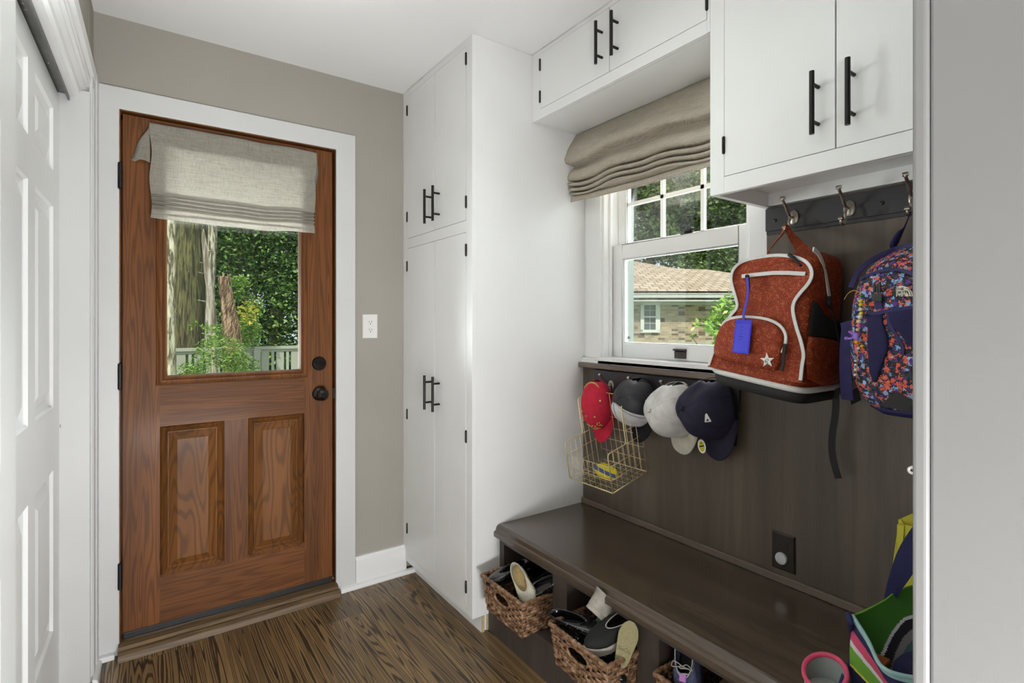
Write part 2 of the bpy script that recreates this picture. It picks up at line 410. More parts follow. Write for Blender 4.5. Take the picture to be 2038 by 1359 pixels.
def panel_ring(mb, o, eu, ev, nn, w, h, prof, mi=0):
    """nested rings; prof = [(inset, depth)]; o = lower-left of the recess"""
    o, eu, ev, nn = map(Vector, (o, eu, ev, nn)); rings = []
    for ins, d in prof:
        rings.append([o + eu*ins + ev*ins + nn*d, o + eu*(w-ins) + ev*ins + nn*d, o + eu*(w-ins) + ev*(h-ins) + nn*d, o + eu*ins + ev*(h-ins) + nn*d])
    mb.loft(rings, True, False, mi); mb.poly(rings[-1], mi)
def slab_face(mb, o, eu, ev, w, h, holes, mfn=None):
    o, eu, ev = map(Vector, (o, eu, ev))
    us = sorted({0, w, *[x for q in holes for x in (q[0], q[0]+q[2])]}); vs = sorted({0, h, *[x for q in holes for x in (q[1], q[1]+q[3])]})
    for i in range(len(us)-1):
        for j in range(len(vs)-1):
            cu, cv = (us[i]+us[i+1])/2, (vs[j]+vs[j+1])/2
            if any(q[0] < cu < q[0]+q[2] and q[1] < cv < q[1]+q[3] for q in holes): continue
            mb.poly([o+eu*us[i]+ev*vs[j], o+eu*us[i+1]+ev*vs[j], o+eu*us[i+1]+ev*vs[j+1], o+eu*us[i]+ev*vs[j+1]], mfn(cu, cv) if mfn else 0)
# closet doors (six raised panels each)
def closet_door(name, s0, off, th=.034):
    root = thing(name, None, None, L(s0, off, FZ)); struct(root)
    b = MB(); w, h, z0 = .98, 2.045, .012
    holes = [(x, z, .305, hh) for x in (.128, .525) for z, hh in ((.245, .525), (.975, .655), (1.745, .205))]
    slab_face(b, L(s0, off, z0), LD, (0, 0, 1), w, h-z0+FZ+.02, holes)
    for x, z, ww, hh in holes:
        panel_ring(b, L(s0+x, off, z0+z), LD, (0, 0, 1), -LN, ww, hh, [(0, 0), (.004, .009), (.022, .016), (.028, .016), (.062, .002)])
    hh = h-z0+FZ+.02
    q = L(s0, off, z0)
    for a, c in (((0, 0, 0), (0, 0, hh)), (tuple(LD*w), (0, 0, hh))):
        a = Vector(a); b.poly([q+a, q+a-LN*th, q+a-LN*th+Vector(c), q+a+Vector(c)])
    b.poly([q+Vector((0,0,hh)), q+LD*w+Vector((0,0,hh)), q+LD*w-LN*th+Vector((0,0,hh)), q-LN*th+Vector((0,0,hh))])
    b.poly([q-LN*th, q+LD*w-LN*th, q+LD*w-LN*th+Vector((0,0,hh)), q-LN*th+Vector((0,0,hh))])
    b.poly([q, q+LD*w, q+LD*w-LN*th, q-LN*th])
    b.build('panelled_leaf', WHITE, root)
    return root
closet_door('door_2', .158, -.080)
r3 = closet_door('door_3', 1.064, -.040)
b = MB(); b.lathe(L(.163, -.078, .905), LN, [(.006, 0), (.006, .003), (.003, .003)], 12); b.build('latch', NICKEL, bpy.data.objects['door_2'])

# outside door casing and jambs
b = MB()
def casing(mb, x0, x1, z1, w, y0, y1, z0=FZ):
    mb.box(x0-w, x0, y0, y1, z0, z1+w).box(x1, x1+w, y0, y1, z0, z1+w).box(x0, x1, y0, y1, z1, z1+w)
b.prism([(-.147, 2.530, FZ), (-.147, 2.530, 2.172), (.850, 2.530, 2.172), (.850, 2.530, FZ), (OX1, 2.530, FZ), (OX1, 2.530, OZ1), (OX0, 2.530, OZ1), (OX0, 2.530, FZ)], (0, WY-2.530, 0))
struct(b.build('trim_4', CASEP, bevel=.003))
b = MB().box(OX0-.012, OX0+.004, 2.536, 2.68, FZ, OZ1+.012).box(OX1-.004, OX1+.012, 2.536, 2.68, FZ, OZ1+.012).box(OX0, OX1, 2.536, 2.68, OZ1-.004, OZ1+.012)
b.box(OX0+.004, OX0+.020, 2.600, 2.68, FZ, OZ1).box(OX1-.020, OX1-.004, 2.600, 2.68, FZ, OZ1).box(OX0, OX1, 2.600, 2.68, OZ1-.020, OZ1-.004)
struct(b.build('trim_5', DOORV))
pr = [(2.70, FZ), (2.470, FZ), (2.474, FZ+.022), (2.488, FZ+.030), (2.50, FZ+.030), (2.508, FZ+.040), (2.535, FZ+.046), (2.70, FZ+.046)]
b = MB().prism([(OX0-.003, y, z) for y, z in pr], (OX1-OX0+.006, 0, 0)); struct(b.build('trim_6', THRESH))
# baseboards
pr = [(WY, FZ), (2.520, FZ), (2.520, .108), (2.526, .114), (2.532, .122), (WY, .122)]
b = MB().prism([(.850, y, z) for y, z in pr], (.26, 0, 0))
pr = [(2.520, FZ), (2.500, FZ), (2.500, FZ+.006), (2.505, FZ+.016), (2.513, FZ+.020), (2.520, FZ+.021)]
b.prism([(.772, y, z) for y, z in pr], (.38, 0, 0)); b.box(.772, .850, 2.52, 2.531, FZ, FZ+.022)
struct(b.build('baseboard_back', WHITE2))
b = MB(); b.prism([L(.02, .010, FZ), L(.02, .030, FZ), L(.02, .026, FZ+.016), L(.02, .010, FZ+.022)], LD*.16); b.box(-.147, -.085, 2.505, 2.531, FZ, FZ+.02)
b.obox(L(.0, .0, FZ), LD*.03, LN*.018, (0, 0, .125))
struct(b.build('baseboard_left', WHITE2, bevel=.003))

# ------------------------------------------------------------------ outside door (door_1)
DY = 2.553
d1 = thing('door_1', None, None, (OX0, DY, FZ)); struct(d1)
dx0, dx1, dz0, dz1 = OX0+.010, OX1-.012, .044, OZ1-.010
dw, dh = dx1-dx0, dz1-dz0
k = DY/2.53
def dX(x): return x*k
def dZ(z): return CAMZ + (z-CAMZ)*k
gx0, gx1, gz0, gz1 = dX(.046), dX(.626), dZ(1.012), dZ(1.975)
P = [(dX(.059), dZ(.243), dX(.287)-dX(.059), dZ(.847)-dZ(.243)), (dX(.378), dZ(.240), dX(.612)-dX(.378), dZ(.847)-dZ(.240))]
holes = [(gx0-dx0, gz0-dz0, gx1-gx0, gz1-gz0)] + [(x-dx0, z-dz0, w, h) for x, z, w, h in P]
def dm(cu, cv):
    if cu < holes[1][0] or cu > holes[2][0]+holes[2][2]: return 0
    if holes[1][1] < cv < holes[1][1]+holes[1][3]: return 0
    return 1
b = MB(); slab_face(b, (dx0, DY, dz0), (1, 0, 0), (0, 0, 1), dw, dh, holes, dm)
b.box(dx0, dx1, DY+.002, DY+.044, dz0, dz0+.2, 0).box(dx0, gx0, DY+.002, DY+.044, dz0+.2, dz1, 0).box(gx1, dx1, DY+.002, DY+.044, dz0+.2, dz1, 0)
b.box(gx0, gx1, DY+.02, DY+.044, dz0+.2, gz0, 1).box(gx0, gx1, DY+.002, DY+.044, gz1, dz1, 1)
b.keep = True
b.build('slab', [DOORV, DOORH], d1)
for x, z, w, h in P:
    b = MB(); panel_ring(b, (x, DY, z), (1, 0, 0), (0, 0, 1), (0, 1, 0), w, h, [(0, 0), (.003, .007), (.010, -.002), (.020, .009), (.027, .019), (.030, .019), (.060, .004), (.063, .004)])
    b.build('raised_panel', DOORP, d1)
# glazing frame and pane
b = MB(); panel_ring(b, (gx0, DY, gz0), (1, 0, 0), (0, 0, 1), (0, 1, 0), gx1-gx0, gz1-gz0, [(0, 0), (.002, -.008), (.008, -.011), (.014, -.008), (.020, -.008), (.027, -.014), (.033, -.012), (.038, .004), (.038, .02)])
b.f.pop(); b.m.pop()
b.build('glazing_frame', DOORV, d1)
b = MB().box(gx0+.036, gx1-.036, DY+.016, DY+.020, gz0+.036, gz1-.036); b.build('glass_pane', GLASS, d1)
b = MB().box(dx0+.001, dx1-.001, DY-.004, DY+.030, dz0-.0175, dz0+.008); b.build('door_sweep', M('black_rubber', S(30, 29, 28), .45), d1, bevel=.003)
for hz in (1.83, 1.055, .284):
    b = MB(); b.lathe((OX0+.002, 2.528, hz-.052), (0, 0, 1), [(.0, 0), (.004, 0), (.0075, .004), (.0075, .1), (.004, .104), (.0, .106)], 12)
    for q in (.02, .052, .078): b.lathe((OX0+.002, 2.528, hz-.052+q), (0, 0, 1), [(.0078, 0), (.0078, .0015)], 12)
    b.build('hinge', BLACKM, d1, smooth=True, angle=40)
kx = dX(.680)
r = MB(); r.lathe((kx, DY, dZ(.932)), (0, -1, 0), [(.034, 0), (.034, .004), (.030, .010), (.022, .014), (.013, .018), (.012, .034), (.020, .038), (.027, .046), (.028, .056), (.024, .064), (.012, .068), (.011, .066), (.0, .066)], 32)
r.build('door_knob', BRONZE, d1, smooth=True, angle=50)
r = MB(); r.lathe((kx-.003, DY, dZ(1.073)), (0, -1, 0), [(.0325, 0), (.0325, .005), (.029, .011), (.0, .011)], 32)
dl = r.build('deadbolt', BRONZE, d1, smooth=True, angle=40)
q = Vector((kx-.003, DY-.018, dZ(1.073)))
r = MB(); r.tube([q+Vector((-.017, 0, .006)), q, q+Vector((.017, 0, -.006))], .004, 8, flat=1.6, up=(0, 1, 0)); r.tube([q+Vector((0, .008, 0)), q], .005)
r.build('thumb_turn', BRONZE, dl)
b = MB().box(OX1-.012, OX1-.002, DY-.013, DY+.01, dZ(.905), dZ(.955)); b.build('strike_plate', BLACKM, d1)

# ------------------------------------------------------------------ window_1
w1 = thing('window_1', None, None, (WX, (WIN_Y0+WIN_Y1)/2, WIN_Z0)); struct(w1)
b = MB(); cx_ = 1.716
b.box(cx_, WX, .952, WIN_Y0, 1.10, 2.14).box(cx_, WX, WIN_Y1, 1.832, 1.10, 2.14).box(cx_, WX, .952, 1.832, WIN_Z1, 2.14)
b.box(cx_+.008, WX, 1.832, 1.851, 1.10, 2.14)
b.build('window_casing', WHITE2, w1, bevel=.003)
b = MB()
for y0, y1 in ((WIN_Y1-.014, WIN_Y1), (WIN_Y0, WIN_Y0+.014)): b.box(1.726, 1.90, y0, y1, WIN_Z0, WIN_Z1)
b.box(1.726, 1.90, WIN_Y0, WIN_Y1, WIN_Z1-.014, WIN_Z1); b.box(1.756, 1.768, WIN_Y1-.026, WIN_Y1-.014, WIN_Z0, WIN_Z1); b.box(1.756, 1.768, WIN_Y0+.014, WIN_Y0+.026, WIN_Z0, WIN_Z1)
b.box(1.70, 1.90, WIN_Y0, WIN_Y1, 1.076, WIN_Z0+.012)
b.build('window_jamb', WHITE2, w1, bevel=.0015)
b = MB(); b.box(1.90, 1.93, WIN_Y0-.05, WIN_Y1+.05, 1.06, 1.10).box(1.86, 1.915, WIN_Y0-.06, WIN_Y0+.018, 1.10, 2.2).box(1.857, 1.915, WIN_Y1-.022, WIN_Y1+.06, 1.10, 2.2).box(1.895, 1.915, WIN_Y0, WIN_Y1, WIN_Z1, 2.2)
b.build('screen_channel', M('grey_green_channel', S(108, 116, 110), .6), w1)
b = MB(); b.box(1.700, 1.738, .952, 1.851, 1.076, 1.092).box(1.706, 1.738, .952, 1.846, 1.092, 1.100)
b.build('window_sill', WHITE2, w1, bevel=.002)
def sash(name, x, z0, z1, st, top, bot, y0=WIN_Y0+.016, y1=WIN_Y1-.016, th=.034):
    b = MB(); b.box(x, x+th, y0, y0+st, z0, z1).box(x, x+th, y1-st, y1, z0, z1).box(x, x+th, y0+st, y1-st, z0, z0+bot).box(x, x+th, y0+st, y1-st, z1-top, z1)
    i0, i1, j0, j1 = y0+st, y1-st, z0+bot, z1-top
    for a, c, e, f_ in ((i0, i0+.006, j0, j1), (i1-.006, i1, j0, j1), (i0, i1, j0, j0+.006), (i0, i1, j1-.006, j1)): b.box(x+.008, x+th-.008, a, c, e, f_)
    o = b.build(name, WHITE2, w1, bevel=.0015)
    g = MB().box(x+.016, x+.019, i0, i1, j0, j1); g.build('pane', GLASS, o); return o, (i0, i1, j0, j1)
lo, q = sash('lower_sash', 1.780, 1.108, 1.616, .060, .064, .062)
up, q = sash('upper_sash', 1.818, 1.575, 2.10, .045, .05, .05)
b = MB()
for i in (1, 2):
    y = q[0] + (q[1]-q[0])*i/3; b.box(1.826, 1.842, y-.008, y+.008, q[2], q[3])
z_ = 1.805; b.box(1.826, 1.842, q[0], q[1], z_-.008, z_+.008)
z_ = 1.965; b.box(1.826, 1.842, q[0], q[1], z_-.008, z_+.008)
b.build('muntin', WHITE2, up)
b = MB(); b.box(1.782, 1.806, 1.295, 1.350, 1.616, 1.622).box(1.786, 1.80, 1.30, 1.335, 1.622, 1.632); b.tube([(1.79, 1.33, 1.63), (1.775, 1.29, 1.632), (1.772, 1.275, 1.630)], .005)
b.build('sash_lock', BLACKM, lo, bevel=.002)
b = MB(); b.box(1.772, 1.780, 1.318, 1.372, 1.118, 1.146)
b.prism([(1.780, 1.316, 1.146), (1.764, 1.316, 1.150), (1.764, 1.316, 1.156), (1.780, 1.316, 1.158)], (0, .058, 0))
b.build('sash_lift', M('pewter', S(84, 82, 80), .35, .8), lo, bevel=.002)
b = MB().box(1.80, 1.806, 1.640, 1.650, 1.19, 1.20); b.build('vent_stop', BLACKM, lo)
# ================================================================== CABINETS
PY1 = 1.851
def bar_handle(mb_parent, c, zlo, zhi, nrm, off=.034):
    """vertical bar pull: c=(x,y) on the door face, nrm outward"""
    n = Vector(nrm); b = MB(); base = Vector((c[0], c[1], 0))
    b.tube([base + n*off + Vector((0, 0, zlo)), base + n*off + Vector((0, 0, zhi))], .0062, 14)
    for z in (zlo+.032, zhi-.032): b.tube([base + Vector((0, 0, z)), base + n*off + Vector((0, 0, z))], .0048, 12)
    return b.build('bar_handle', BLACKM, mb_parent, smooth=True, angle=40)
def pin_hinge(parent, x, y, z, ln=.052):
    b = MB(); b.lathe((x, y, z-ln/2), (0, 0, 1), [(0, 0), (.003, 0), (.0048, .003), (.0048, ln-.003), (.003, ln), (0, ln)], 10)
    return b.build('hinge', BLACKM, parent, smooth=True, angle=40)
# tall cabinet
FX = 1.104
tc = thing('tall_cabinet', 'tall white built-in cabinet with four doors between back wall and bench', 'cabinet', (1.42, 2.2, FZ+.07))
b = MB(); zb, zt = .050, CZ-.001
b.box(FX+.02, WX-.001, PY1, PY1+.018, zb, zt).box(FX+.02, WX-.001, PY1+.018, WY-.002, zb, zb+.02).box(WX-.012, WX-.001, PY1+.018, WY-.002, zb, zt).box(FX+.02, WX-.012, WY-.02, WY-.002, zb, zt)
b.box(FX+.022, WX-.02, PY1+.018, WY-.02, 1.655, 1.675)
b.build('cabinet_case', WHITE, tc)
DYA, DYS, DYB = 1.900, 2.186, 2.490
ffz = [(zb, .083), (1.640, 1.689), (2.412, zt)]
b = MB(); b.box(FX, FX+.02, PY1, DYA, zb, zt).box(FX, FX+.02, DYB, WY-.002, zb, zt)
for z0, z1 in ffz: b.box(FX, FX+.02, DYA, DYB, z0, z1)
b.build('face_frame', WHITE, tc, bevel=.0008)
g = .0016
for (z0, z1), (h0, h1) in (((.083, 1.640), (.862, 1.020)), ((1.689, 2.412), (1.722, 1.880))):
    for y0, y1, hy, edge in ((DYA, DYS, 2.140, DYA), (DYS, DYB, 2.224, DYB)):
        b = MB().box(FX-.0008, FX+.019, y0+g, y1-g, z0+g, z1-g)
        d = b.build('door', WHITE, tc, bevel=.0008)
        bar_handle(d, (FX-.0008, hy), h0, h1, (-1, 0, 0))
        hz = ((.22, .80, 1.55) if z1 < 2 else (1.80, 2.34)) if edge == DYB else ((.165, .79, 1.565) if z1 < 2 else (1.765, 2.36))
        for z in hz: pin_hinge(d, FX-.002, edge + (g if edge == DYB else -g), z)
b = MB(); b.box(1.150, 1.162, PY1+.004, WY-.03, FZ, zb); b.box(1.166, 1.190, PY1+.010, PY1+.03, FZ, zb); b.box(1.195, 1.215, PY1+.002, PY1+.014, FZ, zb+.005)
b.build('toe_board', WHITE, tc)
b = MB().box(1.1505, 1.1635, PY1+.001, PY1+.004, FZ, zb); b.box(1.178, 1.186, PY1+.004, PY1+.010, FZ, zb)
b.build('raw_board_end', M('raw_plywood', S(190, 170, 130), .8, var=.15, vs=60), tc)
# wall cabinet over the window
CFX = 1.410
def wall_cab(name, label, y0, y1, zbot, doors, zd, frame_y, handles, hinges, soff):
    root = thing(name, label, 'cabinet', ((CFX+WX)/2, (y0+y1)/2, zbot)); b = MB()
    b.box(CFX+.02, WX-.001, y1-.018, y1-.0005, zbot, CZ-.001).box(CFX+.02, WX-.001, y0, y0+.018, zbot, CZ-.001).box(CFX+.02, WX-.001, y0+.018, y1-.018, zbot+soff, zbot+soff+.018)
    if soff > .02: b.box(WX-.028, WX-.001, y0+.018, y1-.018, zbot+.004, zbot+soff)
    b.build('cabinet_case', WHITE, root)
    b = MB(); zt = CZ-.001
    b.box(CFX, CFX+.02, frame_y[0], doors[0][0], zbot, zt).box(CFX, CFX+.02, doors[-1][1], frame_y[1], zbot, zt)
    b.box(CFX, CFX+.02, doors[0][0], doors[-1][1], zbot, zd[0]).box(CFX, CFX+.02, doors[0][0], doors[-1][1], zd[1], zt)
    b.build('face_frame', WHITE, root, bevel=.0008)
    for (a, c), hy, (hh0, hh1), (hy_, hzs) in zip(doors, handles[0], handles[1], hinges):
        d = MB().box(CFX-.0008, CFX+.019, a+g, c-g, zd[0]+g, zd[1]-g).build('door', WHITE, root, bevel=.0008)
        bar_handle(d, (CFX-.0008, hy), hh0, hh1, (-1, 0, 0))
        for z in hzs: pin_hinge(d, CFX-.002, hy_, z)
    return root
wall_cab('wall_cabinet', 'white two-door wall cabinet above the linen window shade', .960, PY1-.001, 2.146, [(.970, 1.379), (1.379, 1.791)], (2.187, 2.426), (.960, PY1-.001),
         ((1.337, 1.416), ((2.222, 2.380), (2.222, 2.380))), ((.970, (2.24, 2.375)), (1.791, (2.24, 2.378))), .001)
wall_cab('wall_cabinet', 'white deep wall cabinet above the coat hooks, its bottom lowest of the wall cabinets', .238, .9595, 1.646, [(.305, .606), (.606, .913)], (1.694, 2.412), (.238, .9595),
         ((.565, .647), ((1.733, 1.893), (1.735, 1.893))), ((.305, (1.80, 2.3)), (.913, (1.787, 2.3))), .045)

# ================================================================== BENCH, PANEL, RAILS
bn = thing('storage_bench', 'dark brown built-in bench with open cubbies under the coat hooks', 'bench', (1.46, 1.05, FZ))
pr = [(1.700, .363), (1.214, .363), (1.208, .367), (1.208, .384), (1.212, .389), (1.218, .391), (1.219, .397), (1.222, .405), (1.229, .411), (1.236, .413), (1.700, .413)]
b = MB().prism([(x, .2545, z) for x, z in pr], (0, PY1-.2545-.001, 0)); b.build('bench_top', BENCHM, bn)
BX = 1.238
bays = [(1.499, 1.818), (1.095, 1.420), (.690, 1.012), (.285, .607)]
b = MB(); e = sorted([.2545, PY1-.001] + [v for q in bays for v in q])
for i in range(0, len(e), 2): b.box(BX, BX+.02, e[i], e[i+1], .128, .363)
for a, c in bays: b.box(BX, BX+.02, a, c, .336, .363)
b.build('face_frame', BENCHB, bn)
b = MB(); b.box(1.19, 1.70, .2545, PY1-.001, .108, .122); b.box(1.685, 1.70, .2545, PY1-.001, .122, .363)
for i in range(0, len(e), 2):
    w_ = .016; b.box(BX+.02, 1.685, e[i], e[i]+w_ if i else e[i]+.02, .122, .363); b.box(BX+.02, 1.685, e[i+1]-w_, e[i+1], .122, .363)
b.build('cubby_carcass', BENCHB, bn)
b = MB().box(1.182, 1.200, .2545, PY1-.001, FZ, .128); b.box(1.178, 1.184, .2545, PY1-.001, .115, .128)
b.build('plinth', BENCHB, bn, bevel=.0015)
pn = MB().box(1.715, WX-.001, .2545, .9515, .413, 1.646).box(1.715, WX-.001, .9515, PY1-.001, .413, 1.056).build('wall_panel', PANELM)
tag(pn, 'dark brown wood back panel behind the bench and backpacks', 'wall panel')
b = MB().box(1.701, 1.7148, .2545, PY1-.001, .4132, .438); o = b.build('quarter_strip', LEDGEM, bevel=.003); tag(o, 'thin dark brown trim strip along the back of the bench top', 'trim strip')
b = MB().box(1.682, 1.76, .953, PY1-.001, 1.056, 1.0755); o = b.build('ledge', LEDGEM, bevel=.0015); tag(o, 'dark brown wooden ledge cap running under the window sill', 'ledge')

def coat_hook(parent, y, z=1.597, x0=1.7, small=1.0):
    h = MB(); c = Vector((x0, y, z))
    n = 20; ring = lambda sx, r: [(x0-sx, y+r*.016*math.cos(2*math.pi*k/n), z+r*.023*math.sin(2*math.pi*k/n)) for k in range(n)]
    h.loft([ring(0, 1), ring(.003, 1), ring(.0055, .8), ring(.0055, .1)], True, True)
    P1 = smooth_path([c+Vector((-.004, 0, 0)), c+Vector((-.022, 0, .000)), c+Vector((-.038, 0, .014)), c+Vector((-.052, 0, .032)), c+Vector((-.064, 0, .042)), c+Vector((-.070, 0, .051)), c+Vector((-.062, 0, .055))], 4)
    h.tube(P1, .0045, 8, flat=.8)
    P2 = smooth_path([c+Vector((-.020, 0, .002)), c+Vector((-.028, 0, -.018)), c+Vector((-.029, 0, -.036)), c+Vector((-.038, 0, -.051)), c+Vector((-.050, 0, -.050)), c+Vector((-.056, 0, -.038)), c+Vector((-.051, 0, -.032))], 4)
    h.tube(P2, .0046, 8, flat=.8)
    h.tube([c+Vector((-.068, -.006, .052)), c+Vector((-.068, .006, .052))], .0062, 10); h.tube([c+Vector((-.055, -.006, -.036)), c+Vector((-.055, .006, -.036))], .0062, 10)
    return h.build('coat_hook', NICKEL, parent, smooth=True, angle=50)
def coat_rail(label, y0, y1, z0, z1, hooks, screws, hz=None):
    root = thing('coat_rail', label, 'coat rail', (1.708, (y0+y1)/2, (z0+z1)/2))
    b = MB().box(1.702, 1.7148, y0, y1, z0+.012, z1-.002); b.box(1.7085, 1.7148, y0, y1, z0, z1)
    b.build('rail_board', RAILM, root, bevel=.002)
    zc = (z0+z1)/2
    for y in hooks: coat_hook(root, y, hz or zc, 1.702)
    for y in screws:
        s_ = MB(); s_.lathe((1.702, y, zc), (-1, 0, 0), [(.006, 0), (.005, .002), (.002, .003), (0, .002)], 12); s_.build('screw', BLACKM, root, smooth=True, angle=40)
    return root
coat_rail('charcoal hook rail holding the backpacks under the deep wall cabinet', .2545, .950, 1.554, 1.642, (.856, .694, .533, .372), (.916, .611))
coat_rail('charcoal hook rail holding the caps under the window ledge', 1.045, 1.762, .948, 1.050, (1.655, 1.490, 1.325, 1.160), (1.085, 1.735), .984)

# outlets
def outlet(label, o, eu, nn, mat, slots, covers):
    o, eu, nn = Vector(o), Vector(eu), Vector(nn); up = Vector((0, 0, 1))
    root = thing('wall_outlet', label, 'outlet', o)
    w, h = .038, .060; b = MB()
    rings = [[o+eu*sx*(w-i)+up*sz*(h-i)+nn*d for sx, sz in ((-1, -1), (1, -1), (1, 1), (-1, 1))] for i, d in ((0, 0), (.0, .003), (.004, .0065))]
    b.loft(rings, True, False); b.poly(rings[-1]); b.build('cover_plate', mat, root)
    for q in (-.0195, .0195):
        if q in covers: continue
        c = o + up*q + nn*.0065; n = 20
        pts = [c + eu*.0165*max(-1, min(1, 1.0*math.cos(2*math.pi*k/n))) + up*max(-.0135, min(.0135, .0165*math.sin(2*math.pi*k/n))) for k in range(n)]
        f_ = MB().prism(pts, nn*.002).build('receptacle', mat, root)
        s_ = MB()
        for a in (-.006, .006): s_.obox(c+eu*(a-.001)+up*(-.001)+nn*.0015, eu*.002, up*.008, nn*.0008)
        s_.lathe(c-up*.0075+nn*.0018, nn, [(.0024, 0), (.0024, .0006), (0, .0006)], 10)
        s_.build('slot', DARK, f_)
    MB().lathe(o+nn*.0062, nn, [(.003, 0), (.0025, .0012), (0, .0012)], 10).build('screw', mat, root, smooth=True, angle=40)
    return root
outlet('white wall outlet on the taupe wall right of the brown door', (.928, WY-.0005, 1.246), (1, 0, 0), (0, -1, 0), WHITEPL, 2, ())
outlet('brown wall outlet low on the dark panel above the bench', (1.7148, .894, .5145), (0, -1, 0), (-1, 0, 0), BROWNPL, 2, (-.0195,))
b = MB().lathe((1.7075, .897, .4945), (-1, 0, 0), [(.019, 0), (.0195, .004), (.018, .009), (.013, .011), (0, .0115)], 28)
o = b.build('night_light', M('frosted_plastic', S(196, 198, 200), .5), smooth=True, angle=40); tag(o, 'round pale plug-in night light in the lower socket of the brown outlet', 'night light')
o = MB().lathe((.80, .2545, 1.073), (-1, 0, 0), [(.002, -.008), (.0052, -.008), (.0052, -.001), (.0035, 0), (.002, -.001), (.002, -.008)], 18).build('door_bumper', WHITEPL, smooth=True, angle=40)
tag(o, 'small round white bumper on the edge of the white partition', 'bumper')

# ================================================================== ROMAN SHADES
def shade(name, label, mat, prof, a0, a1, pt, wob, nu=60, folds=None, seedz=0):
    """prof: (depth, z) list; a0..a1 extent along the wall; pt(a, depth, z)->world"""
    P = []
    for (d0, z0), (d1, z1) in zip(prof, prof[1:]):
        n = max(1, int(math.hypot(d1-d0, z1-z0)/.012)); P += [(lerp(d0, d1, i/n), lerp(z0, z1, i/n)) for i in range(n)]
    P.append(prof[-1]); m = len(P)-1
    def fn(i, j):
        jj = j*m; k = min(int(round(jj)), m); d, z = P[k]; a = lerp(a0(z), a1(z), i)
        dd, dz = wob(i, j, a, z)
        return pt(a, d+dd, z+dz)
    return MB().grid(nu, m, fn)
# door shade
prof1 = [(.000, 2.057), (.012, 2.052), (.015, 1.95), (.018, 1.85), (.022, 1.795), (.034, 1.772), (.008, 1.768), (.034, 1.756), (.008, 1.752), (.036, 1.740), (.009, 1.736), (.038, 1.724), (.010, 1.719), (.026, 1.712), (.028, 1.676)]
def wob1(i, j, a, z):
    n = noise.noise(Vector((a*6, z*9, 3)))*.006 + noise.noise(Vector((a*15, z*20, 8)))*.002
    sag = -.016*math.sin(math.pi*i) * max(0, min(1, (1.84-z)/.08)) if z < 1.84 else 0
    w = 1 if z < 2.0 else .3
    if 1.70 < z < 1.79: n += .004*math.sin(a*25+z*60)
    n *= .45 if z < 1.80 else 1
    return n*w, sag*.55 + .004*noise.noise(Vector((a*8, 1, 2)))
rs = thing('roman_shade', 'grey linen roman shade hanging over the glass of the brown door', 'window shade', (.345, DY-.02, 2.06))
sm = shade('s', '', LINEN1, prof1, lambda z: .028 + .004*math.sin(z*30), lambda z: .662 - .012*max(0, (2.0-z)/.3) + .003*math.sin(z*35), lambda a, d, z: Vector((a, DY-.021-d, z)), wob1, nu=70)
sm.keep = True
sm.build('fabric', LINEN1, rs, smooth=True)
b = MB(); b.grid(4, 10, lambda i, j: Vector((lerp(.020, .026, 1) - (1-i)*.066*j + .003*math.sin(j*9)*(1-i), DY-.012-.015*i-.012*math.sin(j*5)*(1-i), 2.052-.150*j - .006*math.sin(i*8)*j)))
b.build('side_flap', LINEN1, rs, smooth=True, solid=.001)
b = MB(); b.grid(4, 12, lambda i, j: Vector((.660 + i*(.006+.012*math.sin(j*math.pi*1.1)), DY-.030+.022*i, 2.048-.165*j)))
b.build('side_flap', LINEN1, rs, smooth=True, solid=.001)
MB().box(.032, .658, DY-.0185, DY-.001, 2.030, 2.052).build('mounting_board', WHITE2, rs)
b = MB().box(.034, .652, DY-.0425, DY-.0385, 1.684, 1.690); b.build('bottom_rod', WHITE2, rs)
# window shade
pr2 = [(.000, 2.146), (.006, 2.142), (.030, 2.105), (.060, 2.052), (.076, 2.020), (.070, 2.004), (.020, 1.998), (.018, 1.994), (.054, 1.970), (.066, 1.945), (.060, 1.928), (.014, 1.925), (.062, 1.912), (.056, 1.903), (.012, 1.900), (.058, 1.889), (.052, 1.881), (.010, 1.878), (.050, 1.868), (.044, 1.861), (.012, 1.858), (.036, 1.848), (.038, 1.824)]
def wob2(i, j, a, z):
    n = noise.noise(Vector((a*5, z*7, 13)))*.016 + noise.noise(Vector((a*13, z*16, 2)))*.005
    w = max(0, min(1, (2.14-z)/.05))
    lift = .030*i*max(0, min(1, (2.0-z)/.1))*-0.2 + .012*math.sin(math.pi*i)*(-1 if z < 1.99 else 0) + (.010*math.sin(a*9+1) + .005*math.sin(a*21))*(1 if 1.86 < z < 2.06 else .0)
    n *= .5 if z < 1.935 else 1
    return n*w, lift
rs2 = thing('roman_shade', 'grey linen roman shade bunched above the white window over the bench', 'window shade', (1.69, 1.4, 2.146))
sm = shade('s', '', LINEN2, pr2, lambda z: PY1-.004, lambda z: .930, lambda a, d, z: Vector((1.672-d, a, z)), wob2, nu=90)
sm.build('fabric', LINEN2, rs2, smooth=True, solid=.0012)
MB().box(1.674, 1.714, .935, PY1-.003, 2.118, 2.145).build('mounting_board', WHITE2, rs2)
